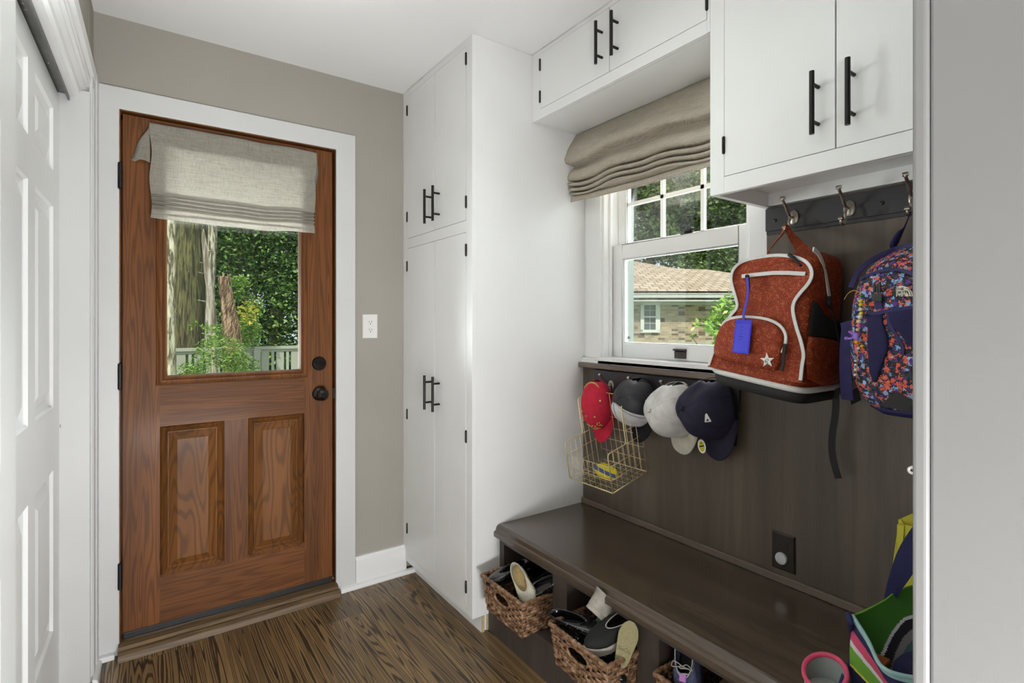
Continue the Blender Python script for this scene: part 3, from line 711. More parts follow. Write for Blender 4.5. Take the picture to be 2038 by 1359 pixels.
# ================================================================== CAPS
def cloth(name, col, rough=.85, var=.12, bs=900, bmp=.35, spec=.2): return M(name, col, rough, var=var, vs=30, bmp=bmp, bs=bs, spec=spec)
REDC = cloth('red_cotton', S(196, 44, 66)); BLKC = cloth('black_cloth', S(30, 29, 33)); BLKS = M('black_sheen_mesh', S(34, 33, 40), .35, var=.3, vs=60, bmp=.5, bs=500)
WHTC = cloth('white_cotton', S(205, 203, 205)); GRYC = cloth('pale_grey_cotton', S(206, 203, 200)); NAVC = cloth('navy_wool', S(44, 42, 58)); CREAMC = cloth('cream_bill', S(200, 195, 180))
def cap(label, c, rot, a, bb, h, mats, bill_len=.07, bill_w=1.0, hookpt=None, group=None, mfn=None, bill_mat=None, seams=True, button=True, dent=0, bill_curve=.02, bill_drop=.0, crown_mats=None):
    root = thing('baseball_cap', label, 'cap', c, rot); mats = mats if isinstance(mats, list) else [mats]
    def P(th, ph):
        q = math.sin(ph); x = a*math.cos(th)*q; y = bb*math.sin(th)*q; z = h*math.cos(ph)**.8 if math.cos(ph) > 0 else h*math.cos(ph)
        p = Vector((x, y, z)); nn = noise.noise(Vector((x*14+dent, y*14, z*9+3)))
        p *= 1 + .05*nn*(1+dent)
        if dent: p.z -= dent*.03*math.exp(-((y+bb*.5)**2+x*x)/.002)
        return p
    b = MB(); nth, nph = 48, 16
    def sk(i, j):
        th = i*2*math.pi; d = abs(((th - 1.5*math.pi + math.pi) % (2*math.pi)) - math.pi); ph = j*100
        return ph > 66 and d < .42 and math.hypot((ph-97)/31, d/.42) < 1
    b.grid(nth, nph, lambda i, j: P(i*2*math.pi, math.radians(.5+j*99.5)), mfn=mfn, skip=sk)
    b.build('crown', mats, root, smooth=True, solid=.0018, local=True)
    # adjuster strap
    s_ = MB(); pts = [P(1.5*math.pi + t*.46, math.radians(97)) * 1.01 for t in [k/6-1 for k in range(13)]]
    s_.tube(pts, .007, 6, flat=.25, up=(0, 0, 1)) if False else s_.grid(12, 1, lambda i, j: pts[int(round(i*12))] + Vector((0, 0, .014*(j-.5))))
    s_.build('strap', mats[-1] if bill_mat is None else bill_mat, root, smooth=True, solid=.0015, local=True)
    # bill
    b = MB()
    def bl(i, j):
        th = math.radians(lerp(14, 166, i)); r = P(th, math.radians(97)); s_ = 2*i-1
        ext = bill_len*max(0, 1-abs(s_)**5)**.7
        tx = r.x*(1 + (bill_w-1)*j)
        return Vector((tx, r.y + ext*j, r.z - .002 - bill_curve*s_*s_*(.4+.6*j) - bill_drop*j + .004*(1-j)))
    b.grid(24, 10, bl); b.build('bill', bill_mat or mats[0], root, smooth=True, solid=.0035, local=True)
    if seams:
        b = MB()
        for k in range(6):
            th = math.pi/2 + k*math.pi/3
            b.tube([P(th, math.radians(q))*1.008 for q in range(2, 98, 6)], .0011, 5)
        b.build('seam', mats[0], root, smooth=True, local=True)
        for k in range(6):
            e = MB()
            th = math.pi/2 + math.pi/6 + k*math.pi/3; p = P(th, math.radians(50)); nn = Vector((p.x/a/a, p.y/bb/bb, p.z/h/h)).normalized()
            e.lathe(p*1.004, nn, [(.0035, 0), (.003, .001), (.0014, .0012), (.001, .0002)], 10)
            e.build('eyelet', mats[0], root, smooth=True, local=True)
    if button: MB().lathe((0, 0, h-.002), (0, 0, 1), [(.0075, 0), (.0065, .0035), (.003, .006), (0, .0065)], 14).build('button', mats[0], root, smooth=True, local=True)
    root['_P'] = 0
    del root['_P']
    return root, P
def capframe(down, out): # local y -> down (toward bill), local z -> out
    z = Vector(out).normalized(); y = Vector(down); y = (y - z*y.dot(z)).normalized(); x = y.cross(z)
    return Matrix((x, y, z)).transposed()
def decal(root, P, th0, ph0, sx, sz, shapes, mat, name, h=.0012):
    """flat shapes mapped on the crown around (th0,ph0)"""
    c = P(th0, ph0); t1 = (P(th0+.05, ph0)-P(th0-.05, ph0)).normalized(); t2 = (P(th0, ph0+.05)-P(th0, ph0-.05)).normalized(); n = t1.cross(t2).normalized()
    if n.dot(c) < 0: n = -n
    Ri = world(root).to_3x3().inverted(); e1 = Ri @ Vector((0, -1, 0)); e1 = (e1 - n*e1.dot(n)).normalized(); e2 = Ri @ Vector((0, 0, 1)); e2 = (e2 - n*e2.dot(n)); e2 = (e2 - e1*e2.dot(e1)).normalized()
    if n.dot(c) < 0: n = -n
    b = MB()
    for sh in shapes: b.prism([c + e1*x*sx + e2*y*sz + n*.001 for x, y in sh], n*h)
    return b.build(name, mat, root, local=True)
GOLDS = M('gold_stud', S(214, 186, 110), .3, .9)
WHE = M('white_embroidery', S(236, 236, 232), .7)
def text_mesh(txt, size, mat, name, root, mtx, depth=.0006, align='CENTER'):
    cu = bpy.data.curves.new(name, 'FONT'); cu.body = txt; cu.size = size; cu.extrude = depth; cu.align_x = align; cu.align_y = 'CENTER'; cu.resolution_u = 3
    t = bpy.data.objects.new(name, cu); SC.collection.objects.link(t)
    dg = bpy.context.evaluated_depsgraph_get(); me = bpy.data.meshes.new_from_object(t.evaluated_get(dg)); bpy.data.objects.remove(t)
    me.transform(mtx if root is None else world(root).inverted() @ mtx); me.materials.clear(); me.materials.append(mat); me.name = name
    o = bpy.data.objects.new(name, me); SC.collection.objects.link(o); o.parent = root; return o

# red cap, seen from its side
c1, P1 = cap('red baseball cap with gold studs, leftmost on the lower hook rail', (1.640, 1.670, .905), capframe((0, -.12, -1), (-.9, -.25, .12)), .062, .105, .098, REDC, bill_len=.060, bill_w=.95, button=False, bill_curve=.03)
b = MB()
rng = random.Random(4)
for k in range(34):
    th = math.pi/2 + rng.uniform(-.55, .55); ph = math.radians(rng.uniform(58, 84)); p = P1(th, ph)
    b.ball(p*1.01, rng.uniform(.0026, .0045), 8, 4)
for th, ph in ((-.3, 45), (.5, 35), (2.2, 40), (3.3, 50), (1.2, 30)):
    p = P1(th, math.radians(ph)); MB().lathe(p*1.005, p, [(.005, 0), (.004, .002), (.0015, .0022), (0, .001)], 12).build('gold_grommet', GOLDS, c1, smooth=True, local=True)
b.build('gold_studs', GOLDS, c1, smooth=True, local=True)
b = MB()
for k in range(15):
    th = 1.5*math.pi + (k-7)*.10; p = P1(th, math.radians(60)); b.ball(p*1.012, (.0045, .0045, .005) if k % 2 else .0036, 8, 4)
b.build('gold_lettering', GOLDS, c1, smooth=True, local=True)
# black and white cap
c2, P2 = cap('black mesh cap with white front panel, second on the lower hook rail', (1.652, 1.455, .938), capframe((-.15, .10, -1), (-.95, .25, .1)), .083, .098, .112, [BLKS, WHTC, BLKC], bill_len=.066,
             mfn=lambda i, j: 1 if (.06 < i < .44) else 0, bill_mat=BLKC, bill_curve=.018)
# pale grey cap
c3, P3 = cap('pale grey cotton cap with small red and blue emblem, third on the lower rail', (1.655, 1.270, .932), capframe((-.14, -.08, -1), (-.95, .22, .04)), .086, .100, .128, [GRYC], bill_len=.066, bill_mat=CREAMC, bill_curve=.02, dent=.6)
decal(c3, P3, math.pi*.47, math.radians(74), .02, .008, [[(-1, .1), (-.2, -.2), (.1, .2), (.9, .6), (.2, .7), (-.9, .4)]], M('blue_thread', S(50, 50, 120), .7), 'blue_emblem')
decal(c3, P3, math.pi*.47, math.radians(72), .006, .012, [[(-.3, -1), (.4, -1), (.2, .2), (1, .8), (-.5, .5)]], M('red_thread', S(190, 40, 50), .7), 'red_emblem')
# navy cap
c4, P4 = cap('navy wool cap with round yellow sticker on its bill, rightmost on the lower rail', (1.655, 1.115, .957), capframe((-.13, .02, -1), (-.93, .30, .06)), .088, .104, .130, [NAVC], bill_len=.078, bill_curve=.02, dent=.8)
decal(c4, P4, math.pi-.22, math.radians(58), .011, -.014, [[(-.6, -.9), (-.1, -1), (1, 1), (.4, 1), (.1, .3), (-.4, .5), (-.5, 1), (-1, 1)], [(-.9, .85), (.9, .85), (.9, 1.1), (-.9, 1.1)]], WHE, 'white_emblem')
b = MB(); Rm = world(c4)
sp = PX(1411, 887, 1.628); 
st = thing('bill_sticker', None, None)
bpy.data.objects.remove(st)
def disc(c, nx, ny, rx, ry, n=28): return [Vector(c) + Vector(nx)*rx*math.cos(2*math.pi*k/n) + Vector(ny)*ry*math.sin(2*math.pi*k/n) for k in range(n)]
E1, E2 = Vector((.1, -1, 0)).normalized(), Vector((0, .12, 1)).normalized(); NN = Vector((-1, -.1, 0))
sc_ = PX(1397, 888, 1.612)
o = MB().prism(disc(sc_, E1, E2, .0150, .024), NN*.0012).build('sticker', WHE, c4)
o2 = MB().prism(disc(sc_+NN*.0012, E1, E2, .0105, .019), NN*.0006).build('yellow_disc', M('yellow_foil', S(196, 190, 40), .35, .3), o)
b = MB(); b.prism([sc_+NN*.0018+E1*x*.010+E2*z*.017 for x, z in ((-.9, -.25), (.9, .1), (.9, .35), (-.9, 0))], NN*.0004)
b.prism([sc_+NN*.0018+E1*x*.010+E2*z*.017 for x, z in ((-.5, .5), (.4, .6), (.3, .75), (-.4, .65))], NN*.0004)
b.build('black_print', BLKC, o)

# ================================================================== WIRE BASKET
def P3D(side, q): return Vector((q[0], 1.445 + .25*side - .004*(1-side), q[1]))
A_ = Vector((1.694, 0, .652)); B_ = Vector((1.496, 0, .600)); dp = (B_-A_).normalized(); dl_ = (B_-A_).length
hp = Vector((-.19, 0, .98)).normalized()
def wb(s_, d, h): # side 0..1, depth from back, height
    p = A_ + dp*d + hp*h; return Vector((p.x, 1.445 + .25*s_, p.z))
wbk = thing('wire_basket', 'gold wire basket hanging from the lower hook rail beside the tall cabinet', 'basket', (1.6, 1.57, .63))
D, HL, HH, DS = dl_, .158, .315, .098
b = MB(); r_ = .0024
for s_ in (0, 1):
    b.tube([wb(s_, 0, 0), wb(s_, D, 0)], r_)
    b.tube([wb(s_, D, 0)] + smooth_path([wb(s_, D, HL-.014), wb(s_, D-.004, HL-.003), wb(s_, D-.014, HL)], 3) + smooth_path([wb(s_, DS+.010, HL), wb(s_, DS+.002, HL+.004), wb(s_, DS, HL+.014)], 3) + smooth_path([wb(s_, DS, HH-.016), wb(s_, DS-.004, HH-.004), wb(s_, DS-.016, HH)], 3) + [wb(s_, 0, HH), wb(s_, 0, 0)], r_)
for d, h in ((0, 0), (D, 0), (0, HH)): b.tube([wb(0, d, h), wb(1, d, h)], r_)
b.build('rim_wire', GOLD, wbk, smooth=True)
b = MB(); r1 = .0013; nS = 8
for k in range(1, nS): b.tube([wb(k/nS, 0, HH), wb(k/nS, 0, 0), wb(k/nS, D, 0), wb(k/nS, D, .105)], r1, 5)
for h in (.05, .105): b.tube([wb(0, D, h), wb(1, D, h)], r1, 5)
for h in (.05, .105, .158, .21, .262): b.tube([wb(0, 0, h), wb(1, 0, h)], r1, 5)
for d in [D*i/7 for i in range(1, 7)]:
    hh = HL if d > DS else HH
    b.tube([wb(0, d, hh), wb(0, d, 0), wb(1, d, 0), wb(1, d, hh)], r1, 5)
for s_ in (0, 1):
    for h in (.05, .105): b.tube([wb(s_, 0, h), wb(s_, D, h)], r1, 5)
    for h in (.158, .21, .262): b.tube([wb(s_, 0, h), wb(s_, DS, h)], r1, 5)
b.build('mesh_wire', GOLD, wbk, smooth=True)
# yellow case in the basket
yc = MB(); cc = wb(.44, D*.60, .027); ax = (wb(0, D*.66, 0)-wb(1, D*.42, 0)).normalized(); uu = hp; ww = ax.cross(uu)
rings = []
for i in range(17):
    t = -1 + 2*i/16; q = max(.02, (1-abs(t)**3.2))**.5
    rings.append([cc + ax*t*.068 + ww*q*.033*math.copysign(abs(math.cos(a))**.8, math.cos(a)) + uu*q*.024*math.copysign(abs(math.sin(a))**.8, math.sin(a)) for a in [2*math.pi*k/20 for k in range(20)]])
yc.loft(rings, True, True); yo = yc.build('pencil_case', M('yellow_vinyl', S(220, 200, 40), .45), smooth=True)
tag(yo, 'yellow zipped case with blue stripe lying in the gold wire basket', 'case')
b = MB(); bw = .0072
pts = [(i, a) for i in range(17) for a in ()]
ring2 = []
for i in range(33):
    t = -1.0 + 2*i/32; q = max(.02, (1-abs(t)**3.2))**.5
    side = (ww*.86 + uu*.5).normalized(); up_ = (uu*.86 - ww*.5).normalized()
    c_ = cc + ax*t*.070 + side*q*.0325
    ring2.append([c_ - up_*bw + side*.0005, c_ + up_*bw + side*.0005, c_ + up_*bw - side*.004, c_ - up_*bw - side*.004])
b.loft(ring2, True, True); b.build('blue_band', M('blue_vinyl', S(60, 72, 130), .5), yo)
yo2 = MB().tube([cc+ax*.069, cc+ax*.076-uu*.006, cc+ax*.078-uu*.014], .003, 6); yo2.build('zip_pull', NICKEL, yo)

# ================================================================== ORANGE BACKPACK
def glitter(name, a, b_, c, sc=900):
    m, n, l, bs = nt(name); v = coords(n, l)
    vo = n.new('ShaderNodeTexVoronoi'); vo.inputs['Scale'].default_value = sc; l.new(v, vo.inputs['Vector'])
    sp = n.new('ShaderNodeSeparateColor'); l.new(vo.outputs['Color'], sp.inputs[0])
    big = noisen(n, l, v, 60, 3)
    f = math_(n, l, 'ADD', sp.outputs[0], math_(n, l, 'MULTIPLY', math_(n, l, 'SUBTRACT', big, .5), .5))
    l.new(ramp(n, l, f, [(.05, a), (.55, b_), (.92, b_), (1.0, c)]), bs.inputs['Base Color'])
    l.new(ramp(n, l, sp.outputs[1], [(.6, (.75, .75, .75)), (.95, (.25, .25, .25))]), bs.inputs['Roughness'])
    bs.inputs['Metallic'].default_value = .25
    nm = n.new('ShaderNodeBump'); nm.inputs['Strength'].default_value = .35; nm.inputs['Distance'].default_value = .001
    l.new(sp.outputs[2], nm.inputs['Height']); l.new(nm.outputs[0], bs.inputs['Normal']); return m
ORG = glitter('orange_glitter_fabric', S(80, 24, 6), S(156, 56, 14), S(240, 156, 110))
WTAPE = M('white_zip_tape', S(214, 214, 210), .6, var=.04, vs=60, bmp=.3, bs=700)
BLKF = M('black_webbing', S(26, 25, 27), .7, var=.15, vs=80, bmp=.5, bs=900)
bp = thing('backpack', 'orange glitter backpack with white zips hanging left on the upper hook rail', 'backpack', (1.58, .86, 1.10))
xF = lambda z: interp([(1.06, 1.452), (1.12, 1.448), (1.25, 1.462), (1.36, 1.478), (1.43, 1.500), (1.47, 1.535)], z)
yL = lambda z: interp([(1.06, .985), (1.10, 1.000), (1.17, .982), (1.25, .950), (1.31, .925), (1.36, .915), (1.40, .905), (1.43, .880), (1.455, .840), (1.475, .79)], z)
yR = lambda z: interp([(1.06, .715), (1.10, .705), (1.2, .708), (1.35, .700), (1.43, .695), (1.475, .71)], z)
shear = lambda y, z: (y-.85)*.14*max(0, min(1, (1.40-z)/.28))
def front(u, v, d=.004):
    z = 1.25; y = .85
    for _ in range(8):
        p = PX(u, v, xF(z)-d); z = p.z - shear(p.y, p.z)
    return p
b = MB(); rings = []
zs = [1.068, 1.075, 1.09, 1.12, 1.16, 1.20, 1.24, 1.28, 1.32, 1.36, 1.40, 1.43, 1.452, 1.466, 1.472]
for z in zs:
    l_, r_2, f_ = yL(z), yR(z), xF(z); bk = 1.703 - max(0, z-1.40)*.35
    if z in (1.068,): l_ -= .012; r_2 += .012; f_ += .012; bk -= .006
    if z >= 1.466: k_ = (z-1.452)*1.8; l_ -= k_; r_2 += k_; f_ += k_; bk -= k_
    cy_, cx2 = (l_+r_2)/2, (f_+bk)/2; hy, hx = (l_-r_2)/2, (bk-f_)/2; ring = []
    for k in range(64):
        a = 2*math.pi*k/64; ex = 6.0
        ca, sa = math.cos(a), math.sin(a); rr = (abs(ca)**ex + abs(sa)**ex)**(-1/ex)
        y = cy_ + hy*rr*ca; x = cx2 + hx*rr*sa
        w = .0035*noise.noise(Vector((x*16, y*16, z*16)))
        ring.append(Vector((x + w, y + w, z + shear(y, z))))
    rings.append(ring)
b.loft(rings, True, True); b.build('bag_body', ORG, bp, smooth=True, sub=1)
def strip(pts, w, th, nrm, closed=False):   # ribbon along a path
    m = MB(); P_ = [Vector(p) for p in pts]; nrm = Vector(nrm).normalized(); rg = []
    for i, p in enumerate(P_):
        t = (P_[min(i+1, len(P_)-1)] - P_[max(i-1, 0)]).normalized(); s_ = t.cross(nrm).normalized()
        ww_ = w[i] if isinstance(w, list) else w
        rg.append([p - s_*ww_/2, p + s_*ww_/2, p + s_*ww_/2 + nrm*th, p - s_*ww_/2 + nrm*th])
    return m.loft(rg, True, True)
NF = (-1, 0, 0)
loop = [(1411, 726), (1424, 690), (1440, 650), (1455, 628), (1467, 612), (1466, 596), (1459, 572), (1456, 552), (1462, 534), (1480, 520), (1512, 512), (1548, 508), (1580, 511), (1602, 519), (1614, 533), (1616, 550), (1608, 566), (1591, 586), (1581, 602), (1579, 620), (1585, 648), (1595, 680), (1600, 706), (1597, 728), (1594, 757)]
lp_ = smooth_path([front(u, v, .003) for u, v in loop] + [front(1594, 762, .003), front(1500, 748, .003), front(1415, 731, .003)], 3, True)
lc_ = sum(lp_, Vector())/len(lp_)
MB().loft([[p for p in lp_], [p + Vector((.004, 0, 0)) + (p-lc_)*.004 for p in lp_], [p + (lc_-p)*.02 + Vector((.085, 0, 0)) for p in lp_]], True, True).build('front_compartment', ORG, bp, smooth=True, angle=50)
strip(smooth_path([front(u, v, .005) for u, v in loop], 4), .0095, .004, NF).build('zip_tape', WTAPE, bp, bevel=.0012)
strip([front(u, v, .005) for u, v in ((1477, 550), (1500, 547), (1540, 543), (1570, 543), (1604, 545))], .0115, .004, NF).build('pocket_zip_tape', WTAPE, bp, bevel=.0012)
# base band, wraps around the bottom
def band(z0, z1, gx, name, mat):
    rg = []
    for z in (z0, (z0+z1)/2, z1):
        l_, r_2, f_ = yL(z)+gx, yR(z)-gx, xF(z)-gx; bk = 1.703; cy_, cx2 = (l_+r_2)/2, (f_+bk)/2; hy, hx = (l_-r_2)/2, (bk-f_)/2
        k_ = .002 if z == z0 or z == z1 else 0; ring = []
        for k in range(64):
            a = 2*math.pi*k/64; ca, sa = math.cos(a), math.sin(a); rr = (abs(ca)**6 + abs(sa)**6)**(-1/6)
            y = cy_ + (hy-k_)*rr*ca; x = cx2 + (hx-k_)*rr*sa; ring.append(Vector((x, y, z+shear(y, z))))
        rg.append(ring)
    MB().loft(rg, True, True).build(name, mat, bp, smooth=True)
band(1.088, 1.104, .004, 'base_band', WTAPE)
band(1.058, 1.089, .002, 'base_panel', BLKF)
# front pocket
pk = [(1426, 706), (1424, 690), (1432, 660), (1445, 640), (1468, 632), (1500, 632), (1530, 637), (1552, 648), (1563, 664), (1563, 690), (1558, 712), (1553, 730), (1545, 738), (1520, 734), (1480, 725), (1440, 716)]
pkp = [front(u, v, .002) for u, v in pk]
pko = MB().pad(smooth_path(pkp, 4, True), NF, .020, steps=((1, 0), (.985, .5), (.93, .85), (.75, 1.0))).build('front_pocket', ORG, bp, smooth=True)
strip(smooth_path([front(u, v, .012) for u, v in ((1437, 650), (1446, 638), (1468, 631), (1500, 631), (1530, 636), (1552, 647), (1564, 664), (1564, 684), (1558, 702))], 4), .008, .005, NF).build('pocket_piping', WTAPE, pko, bevel=.001)
sc0 = front(1527, 717, .0235); pts = []
for k in range(10):
    r0 = .0215 if k % 2 == 0 else .0085; a = math.radians(90 + 36*k + 4); pts.append(sc0 + Vector((0, -r0*math.cos(a), r0*math.sin(a))))
so = MB().prism(pts, (-.001, 0, 0)).build('star_logo', WHE, pko)
b = MB(); e = lambda y, z: sc0 + Vector((-.0012, -y*.001, z*.001))
b.tube([e(-4, -9), e(-6, -1), e(0, 4), e(4, 3), e(4, 0), e(-1, -3), e(3, -11)], .0007, 5); b.tube([e(-6, -1), e(-1, -4)], .0007, 5); b.build('logo_line', BLKF, so)
strip([front(u, v, .022) for u, v in ((1563, 684), (1560, 705), (1559, 725), (1556, 738))], .009, .003, NF).build('zip_pull', BLKF, pko)
# side pocket and side zip on the -y face
sd = lambda u, v, dy=.004: PY(u, v, .704 - dy)
ns = (0, -1, 0)
MB().pad([sd(u, v, 0) for u, v in ((1617, 598), (1626, 605), (1634, 622), (1652, 636), (1676, 640), (1679, 660), (1677, 683), (1655, 676), (1636, 672), (1609, 669), (1612, 630))], ns, .008).build('side_mesh', M('black_mesh', S(22, 21, 24), .85, var=.2, vs=120, bmp=.6, bs=900), bp, smooth=True)
MB().pad([sd(u, v, 0) for u, v in ((1609, 669), (1636, 672), (1655, 676), (1678, 684), (1676, 730), (1668, 762), (1640, 768), (1606, 756), (1604, 700))], ns, .014).build('side_pocket', ORG, bp, smooth=True)
strip(smooth_path([sd(u, v) for u, v in ((1617, 496), (1628, 506), (1637, 528), (1643, 555), (1649, 590))], 4), .0135, .004, ns).build('side_zip_tape', WTAPE, bp, bevel=.001)
b = MB(); b.tube([sd(1649, 590, .01), sd(1650, 603, .012), sd(1653, 612, .012)], [.006, .009, .005], 8); b.tube([sd(1652, 612, .01), sd(1662, 640, .012), sd(1670, 680, .012), sd(1673, 710, .012)], .0028, 6); b.build('zip_pull', BLKF, bp, smooth=True)
b = MB(); b.tube([front(1571, 507, .008), front(1579, 513, .012), front(1590, 524, .010), front(1594, 529, .01)], [.006, .006, .003, .004], 6); b.build('zip_pull', BLKF, bp, smooth=True)
# top handle loop over the hook
hk = Vector((1.652, .856, 1.560))
pa = [PX(1530, 503, 1.545), PX(1543, 484, 1.60), PX(1560, 462, 1.648), hk + Vector((0, .006, .004)), hk+Vector((0, -.004, .003)), PX(1572, 465, 1.645), PX(1590, 488, 1.60), PX(1608, 512, 1.55), PX(1618, 522, 1.53)]
rg = []; wv = [.030, .026, .016, .012, .012, .018, .030, .040, .036]
ps = smooth_path(pa, 4); b = MB()
for i, p in enumerate(ps):
    w_ = interp([(k, x) for k, x in enumerate(wv)], i/4); t = (ps[min(i+1, len(ps)-1)]-ps[max(i-1, 0)]).normalized()
    s_ = Vector((1, 0, 0)); s_ = (s_ - t*s_.dot(t)).normalized(); s2 = t.cross(s_)
    s_ = (s_*.55 + s2*.85).normalized(); n_ = t.cross(s_)
    rg.append([p - s_*w_/2, p + s_*w_/2, p + s_*w_/2 + n_*.003, p - s_*w_/2 + n_*.003])
b.loft(rg, True, True); b.build('handle_loop', ORG, bp, smooth=False, bevel=.001)
# hanging webbing
xw = lambda pts, x, w, nm: strip(smooth_path([PX(u, v, x_) for u, v, x_ in pts], 5), w, .0018, NF).build(nm, BLKF, bp)
xw([(1662, 772, 1.64), (1664, 800, 1.645), (1662, 830, 1.65), (1657, 862, 1.655), (1656, 895, 1.66), (1661, 925, 1.66), (1669, 952, 1.66)], 0, .019, 'hanging_strap')
xw([(1466, 745, 1.66), (1462, 790, 1.685), (1460, 840, 1.692), (1457, 886, 1.694)], 0, .034, 'hanging_strap')
b = MB().tube([PX(1616, 778, 1.58), PX(1616, 786, 1.58), PX(1615, 796, 1.58)], [.003, .003, .004], 6); b.build('toggle_cord', BLKF, bp)
for s_, yy in ((1, .93), (-1, .745)):
    strip(smooth_path([(1.690, yy, 1.42), (1.700, yy, 1.30), (1.700, yy, 1.15), (1.695, yy, 1.08)], 4), .04, .008, (1, 0, 0)).build('shoulder_strap', BLKF, bp)
# luggage tag
BLUEP = M('blue_vinyl_tag', S(60, 58, 205), .22, var=.05, coat=.4)
tg = thing('luggage_tag', 'blue plastic luggage tag hanging from the orange backpack zip', 'luggage tag', front(1479, 670, .035))
tp = [front(u, v, .034) for u, v in ((1465, 636), (1498, 637), (1491, 705), (1458, 701))]
MB().prism(tp, (-.003, 0, 0)).build('tag_sleeve', BLUEP, tg, bevel=.001)
c_ = sum(tp, Vector())/4
ti = [c_ + (p-c_)*.82 + Vector((-.0032, 0, -.003)) for p in tp]; MB().prism(ti, (-.0006, 0, 0)).build('tag_card', M('blue_card', S(72, 70, 215), .35), tg)
b = MB()
ex_ = (ti[1]-ti[0]).normalized(); ez_ = (ti[0]-ti[3]).normalized()
for k in range(5): q = ti[0] + ex_*.012 - ez_*(.010+.009*k) + Vector((-.0007, 0, 0)); b.obox(q, ex_*(.012 - .001*(k % 3)), ez_*.0012, (-.0003, 0, 0))
b.build('printed_line', M('dark_blue_ink', S(34, 34, 140), .5), tg)
strip(smooth_path([front(u, v, .026) for u, v in ((1487, 552), (1489, 575), (1486, 600), (1481, 622), (1480, 637))], 4), .0075, .0015, NF).build('tag_ribbon', M('blue_ribbon', S(70, 62, 190), .6), tg)
b = MB(); b.tube([front(1487, 549, .012), front(1488, 558, .020), front(1490, 572, .020), front(1489, 582, .02)], [.006, .006, .004, .003], 8); b.build('zip_pull', BLKF, bp, smooth=True)
# ================================================================== FLORAL BACKPACK
def floral(name):
    m, n, l, bs = nt(name); v = coords(n, l, (1, 1, 1))
    base = None; col = S(34, 40, 46)
    green = noisen(n, l, v, 90, 1); col = ramp(n, l, green, [(.50, S(30, 30, 48)), (.56, S(44, 62, 58))])
    def layer(col, sc, loc, stops, th, petal):
        mv = n.new('ShaderNodeMapping'); mv.inputs['Location'].default_value = loc; l.new(v, mv.inputs['Vector'])
        nz = n.new('ShaderNodeTexNoise'); nz.inputs['Scale'].default_value = sc*petal; nz.inputs['Detail'].default_value = 0; l.new(mv.outputs[0], nz.inputs['Vector'])
        md = n.new('ShaderNodeVectorMath'); md.operation = 'MULTIPLY_ADD'; md.inputs[1].default_value = (.9/sc,)*3; l.new(nz.outputs['Color'], md.inputs[0]); l.new(mv.outputs[0], md.inputs[2])
        vo = n.new('ShaderNodeTexVoronoi'); vo.inputs['Scale'].default_value = sc; vo.inputs['Randomness'].default_value = .8; l.new(md.outputs[0], vo.inputs['Vector'])
        sp = n.new('ShaderNodeSeparateColor'); l.new(vo.outputs['Color'], sp.inputs[0])
        fc = ramp(n, l, sp.outputs[0], stops, True)
        mask = math_(n, l, 'LESS_THAN', vo.outputs['Distance'], th)
        keep = math_(n, l, 'MULTIPLY', mask, math_(n, l, 'GREATER_THAN', sp.outputs[1], .18))
        col = mixc(n, l, keep, col, fc)
        ctr = math_(n, l, 'MULTIPLY', keep, math_(n, l, 'LESS_THAN', vo.outputs['Distance'], th*.2))
        return mixc(n, l, ctr, col, mixc(n, l, .5, fc, S(60, 40, 60)))
    st = [(0, S(226, 96, 72)), (.45, S(238, 120, 92)), (.58, S(96, 56, 150)), (.74, S(138, 178, 226)), (.9, S(166, 200, 236))]
    col = layer(col, 105, (0, 0, 0), [(0, S(90, 52, 140)), (.4, S(226, 110, 84)), (.8, S(150, 120, 190))], .30, 3)
    col = layer(col, 78, (3, 1, 5), st, .46, 3.2)
    col = layer(col, 88, (7, 4, 2), [(0, S(236, 112, 84)), (.5, S(140, 180, 228)), (.85, S(80, 48, 130))], .36, 3.2)
    l.new(col, bs.inputs['Base Color']); bs.inputs['Roughness'].default_value = .75; return m
FLOR = floral('floral_fabric')
NAVY = M('navy_nylon', S(36, 32, 88), .6, var=.2, vs=40, bmp=.4, bs=900)
NAVM = M('navy_mesh', S(30, 27, 74), .8, var=.35, vs=300, bmp=.6, bs=1000)
CHAR = M('charcoal_fabric', S(58, 58, 60), .8)
fb = thing('backpack', 'floral backpack in coral, blue and purple hanging beside the white partition', 'backpack', (1.6, .45, 1.05))
fxF = lambda z: interp([(1.03, 1.53), (1.06, 1.505), (1.12, 1.490), (1.25, 1.492), (1.36, 1.505), (1.42, 1.535), (1.46, 1.59)], z)
fyL = lambda z: interp([(1.03, .56), (1.05, .590), (1.08, .612), (1.12, .625), (1.2, .630), (1.31, .628), (1.36, .620), (1.40, .602), (1.43, .575), (1.45, .548), (1.465, .50)], z)
def fR(z): return .30 + max(0, z-1.40)*1.4 + max(0, 1.07-z)*1.2
b = MB(); rings = []
for z in [1.032, 1.045, 1.06, 1.085, 1.12, 1.16, 1.20, 1.25, 1.30, 1.35, 1.39, 1.42, 1.44, 1.455, 1.463]:
    l_, r_2, f_ = fyL(z), fR(z), fxF(z); bk = 1.702; cy_, cx2 = (l_+r_2)/2, (f_+bk)/2; hy, hx = (l_-r_2)/2, (bk-f_)/2; ring = []
    for k in range(64):
        a = 2*math.pi*k/64; ca, sa = math.cos(a), math.sin(a); rr = (abs(ca)**4 + abs(sa)**4)**(-1/4)
        y = cy_+hy*rr*ca; x = cx2+hx*rr*sa; w = .003*noise.noise(Vector((x*18, y*18, z*18))); ring.append(Vector((x+w, y+w, z)))
    rings.append(ring)
b.loft(rings, True, True); b.build('bag_body', FLOR, fb, smooth=True, sub=1)
